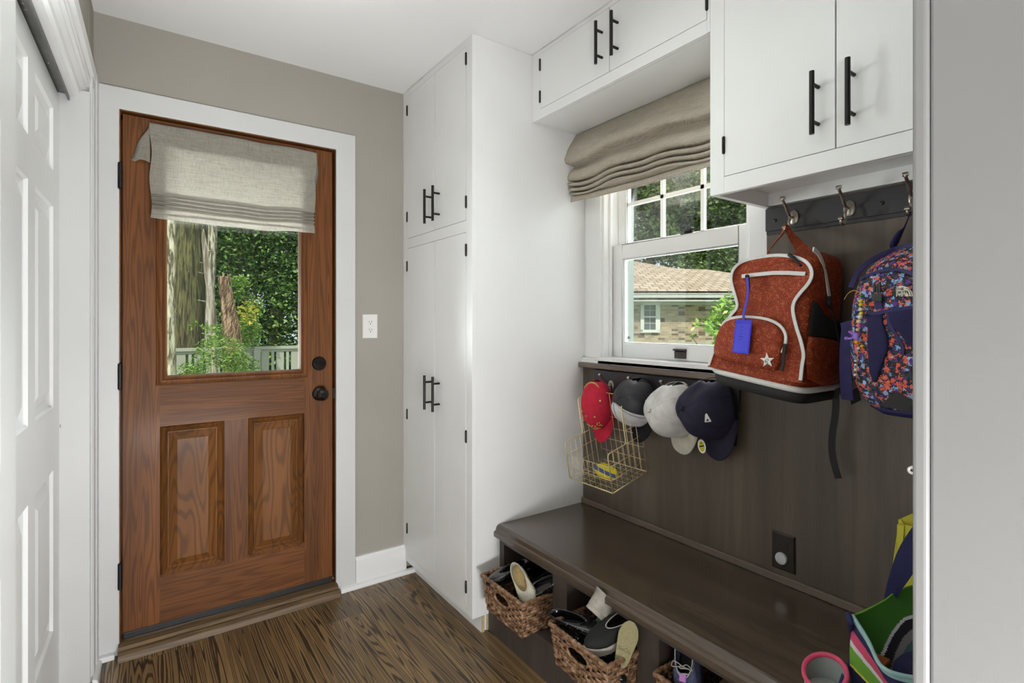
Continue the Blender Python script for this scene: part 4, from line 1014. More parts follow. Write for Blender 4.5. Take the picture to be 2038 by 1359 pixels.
def ff(u, v, d=.004):
    z = 1.25; p = None
    for _ in range(8):
        y = p.y if p else .5
        l_, r_2 = fyL(z), fR(z); cy_ = (l_+r_2)/2; hy = (l_-r_2)/2; f_ = fxF(z); cx2 = (f_+1.702)/2; hx = (1.702-f_)/2
        t = min(.97, abs(y-cy_)/hy); x = cx2 - hx*(1-t**4)**.25
        p = PX(u, v, x-d); z = p.z
    return p
def fstrip(pts, w, th, name, mat=NAVY, d=.002): return strip(smooth_path([ff(u, v, d) for u, v in pts], 4), w, th, NF).build(name, mat, fb, bevel=.001)
fstrip([(1694, 572), (1706, 545), (1724, 526), (1745, 513), (1766, 503), (1790, 494), (1822, 488)], .014, .004, 'navy_zip')
fstrip([(1712, 556), (1735, 545), (1762, 538), (1790, 537), (1822, 548)], .008, .004, 'pocket_piping')
fstrip([(1726, 620), (1742, 624), (1762, 620), (1792, 615), (1822, 611)], .009, .004, 'pocket_piping')
MB().pad([ff(u, v, .001) for u, v in ((1728, 622), (1758, 621), (1757, 640), (1768, 668), (1769, 695), (1757, 725), (1746, 758), (1740, 762), (1731, 745), (1727, 690))], NF, .007).build('mesh_pocket', NAVM, fb, smooth=True)
MB().pad([ff(u, v, .001) for u, v in ((1766, 620), (1795, 615), (1825, 612), (1825, 700), (1812, 688), (1796, 668), (1778, 652), (1769, 637))], NF, .006).build('mesh_pocket', NAVM, fb, smooth=True)
fstrip([(1768, 622), (1771, 645), (1785, 668), (1797, 690), (1796, 705)], .008, .003, 'navy_pull')
fstrip([(1684, 640), (1687, 655), (1684, 690), (1683, 730), (1685, 770), (1688, 796)], .030, .003, 'side_strap', d=.006)
b = MB(); b.loft([[Vector((x, y, z)) for x, y, z in q] for q in ([PX(1690, 780, 1.60), PX(1708, 770, 1.60), PX(1708, 770, 1.604), PX(1690, 780, 1.604)], [PX(1694, 806, 1.62), PX(1714, 796, 1.62), PX(1714, 796, 1.624), PX(1694, 806, 1.624)])], True, True); b.build('strap_end', BLKF, fb)
rg = []
for z in (1.030, 1.038, 1.046):
    l_, r_2, f_ = fyL(z)+.004, fR(z)-.004, fxF(z)-.005; bk = 1.702; cy_, cx2 = (l_+r_2)/2, (f_+bk)/2; hy, hx = (l_-r_2)/2, (bk-f_)/2
    rg.append([Vector((cx2+hx*math.sin(a)*(abs(math.cos(a))**4+abs(math.sin(a))**4)**-.25, cy_+hy*math.cos(a)*(abs(math.cos(a))**4+abs(math.sin(a))**4)**-.25, z)) for a in [2*math.pi*k/64 for k in range(64)]])
MB().loft(rg, True, True).build('base_piping', NAVY, fb, smooth=True)
MB().prism([ff(u, v, .003) for u, v in ((1750, 806), (1786, 779), (1822, 800), (1822, 822), (1800, 818))], (-.002, 0, 0)).build('base_patch', CHAR, fb)
b = MB(); bc = ff(1747, 582, .006)
b.obox(bc+Vector((0, .011, -.022)), (0, -.022, 0), (0, 0, .020), (-.006, 0, 0)); b.obox(bc+Vector((0, .009, 0)), (0, -.005, 0), (0, 0, .024), (-.006, 0, 0)); b.obox(bc+Vector((0, -.003, 0)), (0, -.005, 0), (0, 0, .026), (-.006, 0, 0)); b.obox(bc+Vector((0, .002, .0)), (0, -.004, 0), (0, 0, .022), (-.004, 0, 0))
b.build('buckle', M('dark_buckle', S(44, 50, 50), .4), fb, bevel=.001)
fstrip([(1747, 596), (1750, 615)], .016, .002, 'buckle_strap')
# dome logo with three lines of text
lc = ff(1795, 580, .0045)
pts = [lc + Vector((0, .012, -.012)), lc + Vector((0, -.022, -.012))] + [lc + Vector((0, -.022 + .0 + .026*(1-math.cos(a)) - .0, -.012 + .026*math.sin(a))) for a in [math.radians(q) for q in range(10, 91, 10)]] + [lc + Vector((0, .012, .010))]
lgo = MB().prism(pts, (-.001, 0, 0)).build('dome_logo', M('cream_patch', S(232, 226, 206), .7), fb)
rotx = Matrix(((0, 0, -1), (-1, 0, 0), (0, 1, 0))).to_4x4()
for k, tline in enumerate(('THE', 'NORTH', 'FACE')):
    text_mesh(tline, .0095, BLKF, 'logo_text', lgo, Matrix.Translation(lc + Vector((-.0014, .004, .006 - .0085*k))) @ rotx)
b = MB(); b.tube([lc+Vector((-.0015, -.008-.011*math.sin(math.radians(q)), -.011+.018*math.cos(math.radians(q)))) for q in range(0, 91, 10)], .0006, 5); b.tube([lc+Vector((-.0015, -.006-.008*math.sin(math.radians(q)), -.011+.013*math.cos(math.radians(q)))) for q in range(0, 91, 10)], .0006, 5)
b.build('logo_line', BLKF, lgo)
rp = [Vector((1.655, .533, 1.553)), PX(1800, 452, 1.64), PX(1790, 466, 1.63), PX(1782, 480, 1.62), PX(1776, 492, 1.61)]
b = MB(); b.tube(smooth_path([Vector((1.650, .527, 1.553))] + rp[1:], 4), [.003, .003, .0032, .0035, .004, .006, .009, .012, .014, .015, .016, .017, .017, .017, .017, .017, .017][:len(smooth_path([Vector((0,0,0))] + rp[1:], 4))], 8, flat=.35, up=(0, 1, .3)); b.build('handle_loop', NAVY, fb, smooth=True)
# bead keychain
bk_ = thing('bead_keychain', 'string of plastic beads with purple charm hanging on the floral backpack', 'keychain', ff(1712, 600, .012))
b = MB(); b.tube(smooth_path([ff(1680, 596, .015), ff(1688, 584, .02), ff(1700, 578, .02), ff(1712, 583, .014), ff(1713, 592, .012), ff(1712, 573, .010)], 5), .0009, 5); b.tube([ff(1713, 590, .011), ff(1710, 650, .011), ff(1704, 760, .011)], .0007, 5); b.build('cord', M('tan_cord', S(206, 160, 96), .7), bk_)
cols = {'green': S(40, 140, 80), 'yellow': S(226, 206, 50), 'white': S(226, 220, 206), 'cream': S(220, 210, 180), 'pink': S(232, 120, 150), 'tan': S(214, 190, 160), 'purple': S(150, 110, 210), 'orange': S(228, 160, 40), 'violet': S(90, 60, 170)}
CM = {k: M(k+'_bead', v, .25, var=.02) for k, v in cols.items()}
for u, v, r_3, c in ((1714, 589, .0045, 'green'), (1713, 599, .0055, 'yellow'), (1713, 606, .005, 'yellow'), (1713, 616, .0058, 'cream'), (1714, 624, .005, 'yellow'), (1712, 631, .0062, 'white'), (1710, 640, .0058, 'cream'), (1709, 648, .0058, 'pink'), (1707, 656, .005, 'tan'), (1705, 681, .0058, 'orange'), (1716, 689, .005, 'orange'), (1709, 693, .004, 'cream'), (1703, 718, .004, 'white'), (1703, 726, .004, 'white'), (1703, 736, .0045, 'white'), (1702, 746, .004, 'white')):
    MB().ball(ff(u, v, .014), (r_3, r_3, r_3*.85), 12, 8).build('bead', CM[c], bk_, smooth=True)
b = MB(); q = ff(1703, 669, .014); b.tube(smooth_path([q+Vector((0, .016, .012)), q+Vector((0, .006, .006)), q+Vector((0, -.002, 0)), q+Vector((0, -.004, -.010))], 4), .0035, 8); b.tube(smooth_path([q+Vector((0, .022, -.006)), q+Vector((0, .010, -.006)), q], 4), .003, 8); b.ball(q+Vector((0, .022, -.006)), .005, 8, 6); b.ball(q, (.004, .008, .010), 10, 6)
b.build('purple_charm', CM['purple'], bk_, smooth=True)

# ================================================================== WICKER BASKETS AND SHOES
def wickerm():
    m, n, l, bs = nt('woven_rattan'); v = coords(n, l)
    f = noisen(n, l, v, 60, 3); l.new(ramp(n, l, f, [(.3, S(78, 52, 34)), (.5, S(132, 98, 70)), (.72, S(184, 150, 120))]), bs.inputs['Base Color'])
    bs.inputs['Roughness'].default_value = .55; bump(n, l, bs, noisen(n, l, v, 400, 2), .4); return m
WICK = wickerm()
BWid, BDep, BH = .270, .330, .132
def wicker_basket(label, c, rz):
    root = thing('wicker_basket', label, 'basket', c, (0, 0, rz), group=None)
    b = MB(); rows = 11; per = []
    def perim(w, d, n=150):     # rectangle perimeter with rounded corners: local x depth (front = -x), y width
        P_ = []; tot = 2*(w+d)
        for k in range(n):
            s_ = tot*k/n
            if s_ < w: p = (-d/2, -w/2+s_); nn = (-1, 0)
            elif s_ < w+d: p = (-d/2+(s_-w), w/2); nn = (0, 1)
            elif s_ < 2*w+d: p = (d/2, w/2-(s_-w-d)); nn = (1, 0)
            else: p = (d/2-(s_-2*w-d), -w/2); nn = (0, -1)
            P_.append((p, nn, s_))
        return P_
    rng = random.Random(7)
    for r in range(rows):
        z = .006 + (BH-.014)*r/(rows-1); k_ = .87 + .13*z/BH; w, d = BWid*k_, BDep*(.93+.07*z/BH); seg = []
        P_ = perim(w, d); hole_z = .070 < z < .112
        cur = []
        for i, (p, nn, s_) in enumerate(P_):
            inhole = hole_z and nn == (-1, 0) and abs(p[1]) < .047
            ph = s_*2*math.pi/.046 + (math.pi if r % 2 else 0); o_ = .0034*math.sin(ph)
            q = Vector((p[0]+nn[0]*o_, p[1]+nn[1]*o_, z + .0012*math.sin(s_*70+r*2.1)))
            if inhole:
                if len(cur) > 2: seg.append(cur)
                cur = []
            else: cur.append(q)
        if hole_z and seg: seg[0] = seg[0]; cur.append(seg[0][0])
        elif not hole_z: cur.append(cur[0])
        if len(cur) > 2: seg.append(cur)
        for sg in seg: b.tube(sg, .0034, 7, flat=1.85, up=(0, 0, 1))
    # flattened strands: squash done by vertical stakes
    for k in range(52):
        tot = 2*(BWid+BDep); s_ = tot*k/52
        def at(z, w=BWid, d=BDep):
            k_ = .87+.13*z/BH; w, d = BWid*k_, BDep*(.93+.07*z/BH); ss = s_*(w+d)/(BWid+BDep)
            if ss < w: return Vector((-d/2, -w/2+ss, z))
            if ss < w+d: return Vector((-d/2+(ss-w), w/2, z))
            if ss < 2*w+d: return Vector((d/2, w/2-(ss-w-d), z))
            return Vector((d/2-(ss-2*w-d), -w/2, z))
        y = at(.09)
        if abs(y.x + BDep*.48) < .012 and abs(y.y) < .046:
            b.tube([at(.0), at(.068)], .0032, 5)
        else: b.tube([at(0), at(BH)], .0032, 5)
    b.build('woven_body', WICK, root, smooth=True, local=True)
    rim = MB(); P_ = perim(BWid+.004, BDep+.004, 180); pts = [Vector((p[0], p[1], BH)) for p, nn, s_ in P_]
    rim.tube(pts, [.0078+.0012*math.sin(i*2.1) for i in range(len(pts))], 8, closed=True)
    hx_ = -BDep*.985/2
    rim.tube([Vector((hx_, .050*math.cos(a), .091+.021*math.sin(a))) for a in [2*math.pi*k/40 for k in range(40)]], .0048, 7, closed=True)
    rim.build('wrapped_rim', WICK, root, smooth=True, local=True)
    MB().box(-BDep*.45, BDep*.45, -BWid*.42, BWid*.42, .002, .006).build('basket_base', WICK, root, local=True)
    return root
BZ = .1225
k1 = wicker_basket('woven brown basket of shoes pulled out beside the tall cabinet', (1.113+.165, 1.652, BZ), 0)
def copy_tree(o, parent=None):
    c = o.copy(); SC.collection.objects.link(c)
    if parent: c.parent = parent
    for ch in list(o.children): copy_tree(ch, c)
    return c
k2 = copy_tree(k1); k2.location = (1.118+.165, 1.232, BZ); k2.rotation_euler = (0, 0, math.radians(-1)); k2['label'] = 'woven brown basket of shoes in the middle cubby, insole sticking up at its right'
k3 = copy_tree(k1); k3.location = (1.205+.165, .862, BZ); k3['label'] = 'woven brown basket cut off at the bottom edge of the photo, multicoloured sandal inside'
for k_ in (k1, k2, k3): k_['group'] = 'woven shoe baskets in the bench cubbies'

def shoe(name, label, cat, pos, toe, up, Ln=.20, Wd=.072, hs=.012, heel_h=0, zb=.052, zf=.034, op=(-.045, .062, .024), mats=None, solem=None, insm=None, laces=0, studs=0, bigsole=0, tabm=None, strap=0, toe_pt=.0, group=None):
    root = thing(name, label, cat, pos, frame(toe, up)); upm = mats
    def outline(a, g=1.0):      # a: 0 at heel, round to heel again
        th = a*2*math.pi; x = -math.cos(th)*Ln/2; t = (x/Ln+.5)
        wv_ = interp([(0, .30), (.05, .36), (.2, .41), (.45, .40), (.7, .50), (.85, .46), (.95, .34-toe_pt), (1, .26-toe_pt)], t)*Wd*abs(math.sin(th))**.55
        return Vector((x*g, math.copysign(wv_*g, math.sin(th)), 0))
    n = 48; ol = [outline((k+.5)/n) for k in range(n)]
    b = MB(); b.loft([[p*q + Vector((0, 0, z)) for p in ol] for q, z in ((.96, -.0), (1.0+bigsole, .002), (1.0+bigsole, hs*.8), (.99+bigsole*.6, hs))], True, True)
    if heel_h: b.loft([[Vector((p.x, p.y, z)) for p in [Vector((-Ln*.36 + .026*math.cos(a), .024*math.sin(a), 0)) for a in [2*math.pi*k/16 for k in range(16)]]] for z in (-heel_h, .002)], True, True)
    b.build('sole', solem, root, smooth=True, angle=40, local=True)
    ox, rx, ry = op; b = MB(); rows = 9; R_ = []
    for j in range(rows):
        t = j/(rows-1); ring = []
        for k, p in enumerate(ol):
            th = (k+.5)/n*2*math.pi; o_ = Vector((ox-math.cos(th)*rx, math.sin(th)*ry, 0))
            s_ = (o_.x/Ln+.5); zr = lerp(zb, zf, max(0, min(1, s_*1.7)))
            q = p.lerp(o_, t**1.7); q.z = hs + (zr-hs)*math.sin(t*math.pi/2)**.8
            if t > .9: q.z += .001
            ring.append(q)
        R_.append(ring)
    b.loft(R_, True, False); b.build('upper', upm, root, smooth=True, solid=.0022, local=True)
    il = [Vector((p.x*.93, p.y*.86, hs+.003)) for p in ol]; b = MB(); b.poly(il); b.loft([[Vector((p.x*.93, p.y*.86, hs+.003)) for p in ol], [Vector((p.x*.93, p.y*.86, hs+.0005)) for p in ol]], True, False)
    b.build('insole', insm or upm, root, local=True)
    rm = MB(); rm.tube([p + Vector((0, 0, .0005)) for p in R_[-1]], .0018, 6, closed=True); rm.build('collar', tabm or upm, root, smooth=True, local=True)
    if laces:
        b = MB()
        for k in range(laces):
            x = ox + rx*.55 + k*.013; y0 = .016; z0 = lerp(zf+.004, hs+.024, k/max(1, laces))
            b.tube(smooth_path([(x, -y0, z0-.004), (x+.003, -.006, z0+.004), (x+.001, .006, z0+.005), (x, y0, z0-.004)], 4), .002, 6)
        b.tube(smooth_path([(ox+rx*.5, 0, zf+.008), (ox+rx*.4, .02, zf+.020), (ox+rx*.6, .03, zf+.010), (ox+rx*.5, 0, zf+.009)], 5), .0014, 6)
        b.tube(smooth_path([(ox+rx*.5, 0, zf+.008), (ox+rx*.35, -.02, zf+.022), (ox+rx*.6, -.032, zf+.008), (ox+rx*.5, 0, zf+.009)], 5), .0014, 6)
        b.build('laces', tabm or upm, root, smooth=True, local=True)
    if studs:
        b = MB(); rng = random.Random(studs)
        for k in range(studs):
            i_ = rng.randrange(n); j = rng.randrange(3, 8); b.ball(R_[j][i_]*1.01, .0017, 6, 4)
        b.build('studs', NICKEL, root, smooth=True, local=True)
    if strap:
        b = MB(); x = ox + rx*.2
        b.tube(smooth_path([(x, -ry*1.25, zf-.014), (x, -ry*.6, zf+.009), (x, ry*.6, zf+.009), (x, ry*1.25, zf-.014)], 5), .006, 6, flat=.3)
        b.build('strap', tabm or upm, root, smooth=True, local=True)
    return root
PATENT = M('black_patent', S(20, 20, 22), .18, var=.2, coat=.6); BLKL = M('black_suede', S(22, 22, 23), .8, var=.2)
CREAM = M('cream_glitter_leather', S(190, 184, 166), .5, var=.25, vs=300, bmp=.5, bs=500); TANI = M('tan_suede_insole', S(168, 144, 98), .9, var=.15, vs=60)
WSOLE = M('worn_white_rubber', S(176, 172, 162), .6, var=.12, vs=40); GREYL = M('worn_grey_leather', S(160, 154, 144), .6, var=.22, vs=30, bmp=.4, bs=200)
MINT = M('mint_glitter', S(150, 205, 170), .5, var=.35, vs=160, bmp=.4, bs=500); GOLDI = M('gold_cork_insole', S(150, 142, 104), .75, var=.2, vs=300)
PEWT = M('crinkled_pewter', S(120, 112, 96), .3, .5, var=.3, vs=90, bmp=.6, bs=200)
# first basket
shoe('slip_on_shoe', 'cream glitter slip-on shoe leaning heel up on the first basket', 'shoe', (1.185, 1.600, .262), (-.10, -.82, -.55), (-.62, -.25, .75), Ln=.175, Wd=.072, mats=CREAM, solem=WSOLE, insm=TANI, op=(-.028, .058, .023), zb=.040, zf=.034, tabm=CREAM)
shoe('ballet_flat', 'black studded flat shoe at the left end of the first basket', 'shoe', (1.190, 1.725, .240), (-.85, .22, -.10), (.05, 0, 1), Ln=.175, mats=PATENT, solem=BLKL, insm=BLKL, studs=26)
shoe('lace_up_shoe', 'black patent lace-up shoe deep in the first basket, laces showing', 'shoe', (1.345, 1.720, .225), (-.86, .1, .20), (-.15, 0, 1), Ln=.20, mats=PATENT, solem=BLKL, insm=BLKL, laces=4, zb=.062, zf=.050)
shoe('ballet_flat', 'glossy black flat shoe with studs at the right end of the first basket', 'shoe', (1.225, 1.548, .258), (-.62, .50, -.38), (-.45, -.28, .85), Ln=.165, Wd=.066, mats=PATENT, solem=BLKL, insm=PATENT, studs=26, op=(-.022, .060, .024), zb=.036, zf=.028)
shoe('slip_on_shoe', 'black suede shoe behind the cream slip-on in the first basket', 'shoe', (1.325, 1.608, .235), (.75, .15, .25), (-.3, 0, 1), Ln=.19, mats=BLKL, solem=BLKL, insm=BLKL, strap=1)
shoe('loafer', 'dark loafer lying flat on the bottom of the first basket', 'shoe', (1.250, 1.655, .162), (.0, 1, 0), (0, 0, 1), Ln=.20, mats=PATENT, solem=BLKL, insm=BLKL)
# second basket
shoe('sneaker', 'black canvas sneaker with thick white sole in the second basket', 'shoe', (1.215, 1.170, .262), (-.86, .28, -.22), (-.25, -.05, .95), Ln=.195, Wd=.084, hs=.027, mats=BLKL, solem=WSOLE, insm=BLKL, bigsole=.03, laces=0, tabm=WSOLE, zb=.070, zf=.056)
shoe('sneaker', 'worn grey leather shoe standing heel out in the second basket', 'shoe', PX(1194, 1232, 1.225), (.66, .12, -.62), (.45, -.15, .80), Ln=.165, Wd=.086, hs=.014, mats=GREYL, solem=GREYL, insm=BLKL, zb=.066, zf=.05)
shoe('lace_up_shoe', 'black patent shoe with studs at the left end of the second basket', 'shoe', (1.195, 1.298, .236), (.45, -.85, .05), (-.30, 0, 1), Ln=.17, mats=PATENT, solem=BLKL, insm=BLKL, studs=34, zb=.05, zf=.04)
shoe('slipper', 'mint green glitter slipper at the back of the second basket', 'shoe', PX(1229, 1234, 1.300), (.35, -.30, .75), (-.6, .5, .35), Ln=.17, mats=MINT, solem=MINT, insm=MINT, zb=.05, zf=.044)
shoe('lace_up_shoe', 'black patent shoe lying low at the front of the second basket', 'shoe', (1.180, 1.190, .178), (.10, -1, 0), (-.2, 0, 1), Ln=.19, mats=PATENT, solem=BLKL, insm=BLKL, laces=3)
ins = thing('shoe_insole', 'loose gold insole standing at the right end of the second basket', 'insole', PX(1246, 1282, 1.190), frame((.30, -.10, 1), (-.80, -.55, .25)))
n = 40; ol = []
for k in range(n):
    th = 2*math.pi*(k+.5)/n; x = -math.cos(th)*.088; t = x/.176+.5
    ol.append(Vector((x*.78, 1.0*math.copysign(interp([(0, .018), (.1, .024), (.35, .024), (.7, .031), (.9, .028), (1, .018)], t)*abs(math.sin(th))**.5, math.sin(th)), 0)))
MB().loft([[p+Vector((0, 0, z)) for p in ol] for z in (-.002, .002)], True, True).build('footbed', GOLDI, ins, smooth=True, angle=40, local=True)
text_mesh('TOMS', .015, M('brown_print', S(104, 92, 60), .8), 'printed_text', ins, world(ins) @ Matrix.Translation((-.015, 0, .0022)) @ Matrix.Rotation(math.radians(90), 4, 'Z'), depth=.0002)
# third basket
SAND = M('patterned_webbing', S(70, 76, 104), .7, var=.5, vs=220, bmp=.4, bs=500)
sd_ = shoe('sport_sandal', 'multicoloured patterned sport sandal standing in the third basket', 'shoe', (1.290, .935, .262), (-.40, -.25, -.75), (-.72, -.05, .42), Ln=.19, Wd=.08, hs=.014, mats=SAND, solem=M('dark_navy_rubber', S(34, 34, 52), .7), insm=BLKL, zb=.056, zf=.05, op=(-.035, .055, .027), tabm=M('pale_grey_cord', S(180, 176, 168), .6), laces=4)
MB().box(.010, .030, -.010, .010, .052, .057).build('lilac_tab', M('lilac_rubber', S(190, 130, 200), .5), sd_, local=True, bevel=.002)
shoe('ankle_boot', 'dark brown leather shoe behind the sport sandal in the third basket', 'shoe', (1.335, .800, .262), (-.70, .35, -.30), (-.2, -.2, 1), Ln=.20, mats=M('brown_leather', S(92, 70, 52), .3, var=.15, coat=.2), solem=BLKL, insm=BLKL, zb=.07, zf=.055)

# ================================================================== BAGS AT THE RIGHT END OF THE BENCH
def fab(name, c, rough=.85): return M(name, c, rough, var=.06, vs=40, bmp=.3, bs=700)
cMINT, cNAV, cPNK, cWHT, cGRN, cYEL = [fab(n_, c) for n_, c in (('mint_cotton', S(160, 200, 200)), ('navy_cotton', S(40, 42, 86)), ('pink_cotton', S(222, 84, 120)), ('white_cotton_stripe', S(226, 222, 228)), ('green_cotton', S(112, 170, 56)), ('yellow_cotton', S(222, 218, 70)))]
cBLK, cGRY, cTEAL, cGRND, cGREY2 = [fab(n_, c) for n_, c in (('black_stripe', S(30, 30, 40)), ('grey_stripe', S(140, 132, 136)), ('teal_stripe', S(70, 104, 108)), ('green_lining', S(64, 120, 36)), ('sage_stripe', S(120, 130, 104)))]
tt = thing('tote_bag', 'striped tote bag with green lining and navy strap at the right end of the bench', 'tote bag', (1.33, .42, .413))
rim = [(1697, 1226, .586), (1708, 1243, .585), (1720, 1262, .584), (1730, 1280, .583), (1738, 1298, .581), (1750, 1322, .580), (1768, 1336, .578), (1791, 1344, .576), (1818, 1349, .574), (1850, 1352, .572)]
rp_ = smooth_path([PZ(*q) for q in rim], 4); rp_.append(rp_[-1] + Vector((-.02, -.05, 0)))
bands = [(0, .07, 0), (.07, .20, 1), (.20, .40, 2), (.40, .50, 3), (.50, .80, 4), (.80, .85, 5), (.85, 1.01, 1)]
def fo(i, j):
    x = i*(len(rp_)-1); k = min(int(x), len(rp_)-2); p = rp_[k].lerp(rp_[k+1], x-k)
    bot = Vector((lerp(1.345, 1.245, i), lerp(.545, .27, i), .4145))
    q = p.lerp(bot, j); q.x -= .012*math.sin(j*math.pi)*math.sin(i*math.pi*.9+.2); q.y += .006*math.sin(i*9+j*3)*j*(1-j)*4*.5; return q
def fm(i, j):
    jj = j*(1.0 - .0*i) * (1.25-.25*i)
    for a, c, m in bands:
        if a <= min(jj, 1) < c: return m
    return 1
MB().grid(60, 110, fo, mfn=fm).build('front_panel', [cMINT, cNAV, cPNK, cWHT, cGRN, cYEL], tt, smooth=True, solid=.0025)
MB().tube([p+Vector((0, 0, .001)) for p in rp_], .0042, 8).build('rim_binding', cMINT, tt, smooth=True)
MB().tube(smooth_path([PZ(1688, 1221, .590), PZ(1693, 1240, .580), PY(1696, 1268, .552), PY(1699, 1300, .552), PY(1690, 1325, .55), PY(1679, 1348, .548), PY(1672, 1372, .546)], 4), .0065, 8, flat=.8).build('corner_binding', cNAV, tt, smooth=True)
br = [PZ(1697, 1225, .588), PZ(1715, 1218, .592), PZ(1740, 1206, .600), PZ(1762, 1194, .606), PZ(1780, 1180, .612), PZ(1795, 1172, .616), PZ(1818, 1165, .62)]
br = smooth_path(br, 4); br.append(br[-1]+Vector((.03, -.12, .0))); br.append(br[-1]+Vector((-.02, -.09, -.01)))
b2_ = [(0, .30, 0), (.30, .34, 1), (.34, .46, 2), (.46, .56, 3), (.56, .68, 4), (.68, .76, 2), (.76, 1.01, 5)]
def bo(i, j):
    x = i*(len(br)-1); k = min(int(x), len(br)-2); p = br[k].lerp(br[k+1], x-k); bot = Vector((lerp(1.345, 1.47, i), lerp(.540, .27, i), .4145)); q = p.lerp(bot, j); q.x += .012*math.sin(j*math.pi)*i; return q
def bm_(i, j):
    t_ = max(0, min(1, (i-.12)/.5)); jj = j*(.45 + 1.0*t_*t_*(3-2*t_))
    for a, c, m in b2_:
        if a <= min(jj, 1) < c: return m
    return 5
MB().grid(70, 110, bo, mfn=bm_).build('back_panel', [cGRND, cWHT, cBLK, cGRY, cTEAL, cGREY2], tt, smooth=True, solid=.0025)
MB().tube([p for p in br], .0022, 6).build('rim_stitching', cGRN, tt, smooth=True)
MB().poly([(1.345, .545, .416), (1.245, .27, .416), (1.47, .27, .416)]).build('tote_base', cNAV, tt, solid=.002)
sl = [PX(u, v, x) for u, v, x in ((1757, 1202, 1.475), (1763, 1172, 1.47), (1773, 1135, 1.46), (1786, 1098, 1.45), (1803, 1068, 1.44), (1822, 1040, 1.43))]
sr = [PX(u, v, x) for u, v, x in ((1784, 1192, 1.475), (1793, 1176, 1.47), (1806, 1158, 1.46), (1820, 1138, 1.45), (1838, 1115, 1.44), (1858, 1090, 1.43))]
sl = smooth_path(sl, 3); sr = smooth_path(sr, 3)
b = MB(); b.loft([[p, q, q+Vector((.003, .001, 0)), p+Vector((.003, .001, 0))] for p, q in zip(sl, sr)], True, True); b.build('shoulder_strap', cNAV, tt)
nv = MB()
rr_ = []
for z, k_ in ((.418, .9), (.43, 1), (.50, 1), (.535, .95), (.545, .8)): rr_.append([Vector((1.345+.050*k_*math.copysign(abs(math.cos(a))**.6, math.cos(a)), .375+.085*k_*math.copysign(abs(math.sin(a))**.6, math.sin(a)), z + .006*math.sin(a*3))) for a in [2*math.pi*k/24 for k in range(24)]])
nv.loft(rr_, True, True); o = nv.build('folded_towel', fab('navy_towel', S(34, 34, 76)), smooth=True); tag(o, 'navy folded cloth stuffed inside the striped tote bag', 'towel')
nv = MB(); nv.box(1.318, 1.352, .468, .50, .418, .52); o = nv.build('book', fab('rust_cover', S(150, 84, 40)), bevel=.004); tag(o, 'rust-coloured book standing inside the striped tote bag', 'book')
# yellow bag
yb = thing('paper_bag', 'yellow folded bag standing behind the striped tote against the dark panel', 'bag', (1.62, .45, .413))
YELB = M('yellow_coated_paper', S(216, 206, 60), .5, var=.05)
b = MB(); xx = 1.62
pl = [PX(u, v, xx) for u, v in ((1787, 1041), (1785, 1080), (1783, 1118), (1778, 1160), (1770, 1200))]; 
b.loft([[PX(1788, 1041, xx), PX(1826, 1050, xx), PX(1826, 1050, xx)+Vector((.002, 0, 0)), PX(1788, 1041, xx)+Vector((.002, 0, 0))], [Vector((xx, .560, .60)), Vector((xx, .30, .60)), Vector((xx+.002, .30, .60)), Vector((xx+.002, .560, .60))], [Vector((xx, .575, .4145)), Vector((xx, .29, .4145)), Vector((xx+.002, .29, .4145)), Vector((xx+.002, .575, .4145))]], True, True)
b.build('front_sheet', YELB, yb)
b = MB(); b.loft([[PX(1788, 1034, 1.668), PX(1822, 1019, 1.668), PX(1822, 1019, 1.670), PX(1788, 1034, 1.670)], [Vector((1.668, .560, .4145)), Vector((1.668, .30, .4145)), Vector((1.670, .30, .4145)), Vector((1.670, .560, .4145))]], True, True); b.build('back_sheet', YELB, yb)
b = MB(); a0, a1, a2 = PX(1788, 1041, 1.619), PX(1802, 1047, 1.640), PX(1792, 1033, 1.667)
b.poly([a0, a1, Vector((1.640, .535, .55)), Vector((1.619, .572, .4145))]); b.poly([a1, a2, Vector((1.667, .560, .4145)), Vector((1.640, .535, .55))]); b.build('side_gusset', YELB, yb, solid=.001)
fp = [PX(u, v, 1.616) for u, v in ((1786, 1043), (1800, 1046), (1797, 1082), (1785, 1078))]; MB().prism(fp, (-.0015, 0, 0)).build('folded_flap', YELB, yb)
# small round pouch with pink rim
pc = thing('fabric_pouch', 'small open fabric pouch with pink rim in front of the striped tote', 'pouch', (1.232, .545, .413))
ctr = Vector((1.278, .572, .462)); rx_, ry_ = .050, .042
def pr_(a, k=1, z=0): return ctr + Vector((math.cos(a)*rx_*k, math.sin(a)*ry_*k, z + .016*math.cos(a-.2)))
cols_ = [cPNK, cNAV, cMINT, cWHT, cPNK]
b = MB(); b.grid(40, 20, lambda i, j: Vector((lerp(pr_(i*2*math.pi, 1).x, ctr.x+math.cos(i*2*math.pi)*.046, j), lerp(pr_(i*2*math.pi).y, ctr.y+math.sin(i*2*math.pi)*.039, j), lerp(pr_(i*2*math.pi).z, .4145, j))), mfn=lambda i, j: 0 if j < .12 else 1 if j < .3 else 2 if j < .55 else 3 if j < .75 else 4)
b.build('outer_wall', cols_, pc, smooth=True)
b = MB(); GREYI = fab('grey_lining', S(150, 158, 154)); b.grid(40, 10, lambda i, j: Vector((lerp(pr_(i*2*math.pi, .95).x, ctr.x+math.cos(i*2*math.pi)*.042, j), lerp(pr_(i*2*math.pi, .95).y, ctr.y+math.sin(i*2*math.pi)*.035, j), lerp(pr_(i*2*math.pi).z, .425, j)))); b.poly([Vector((ctr.x+math.cos(k*math.pi/10)*.046, ctr.y+math.sin(k*math.pi/10)*.038, .425)) for k in range(20)])
b.build('lining', GREYI, pc, smooth=True)
MB().tube([pr_(2*math.pi*k/48, .98) for k in range(48)], .0052, 8, closed=True, flat=1.2).build('pink_rim', cPNK, pc, smooth=True)
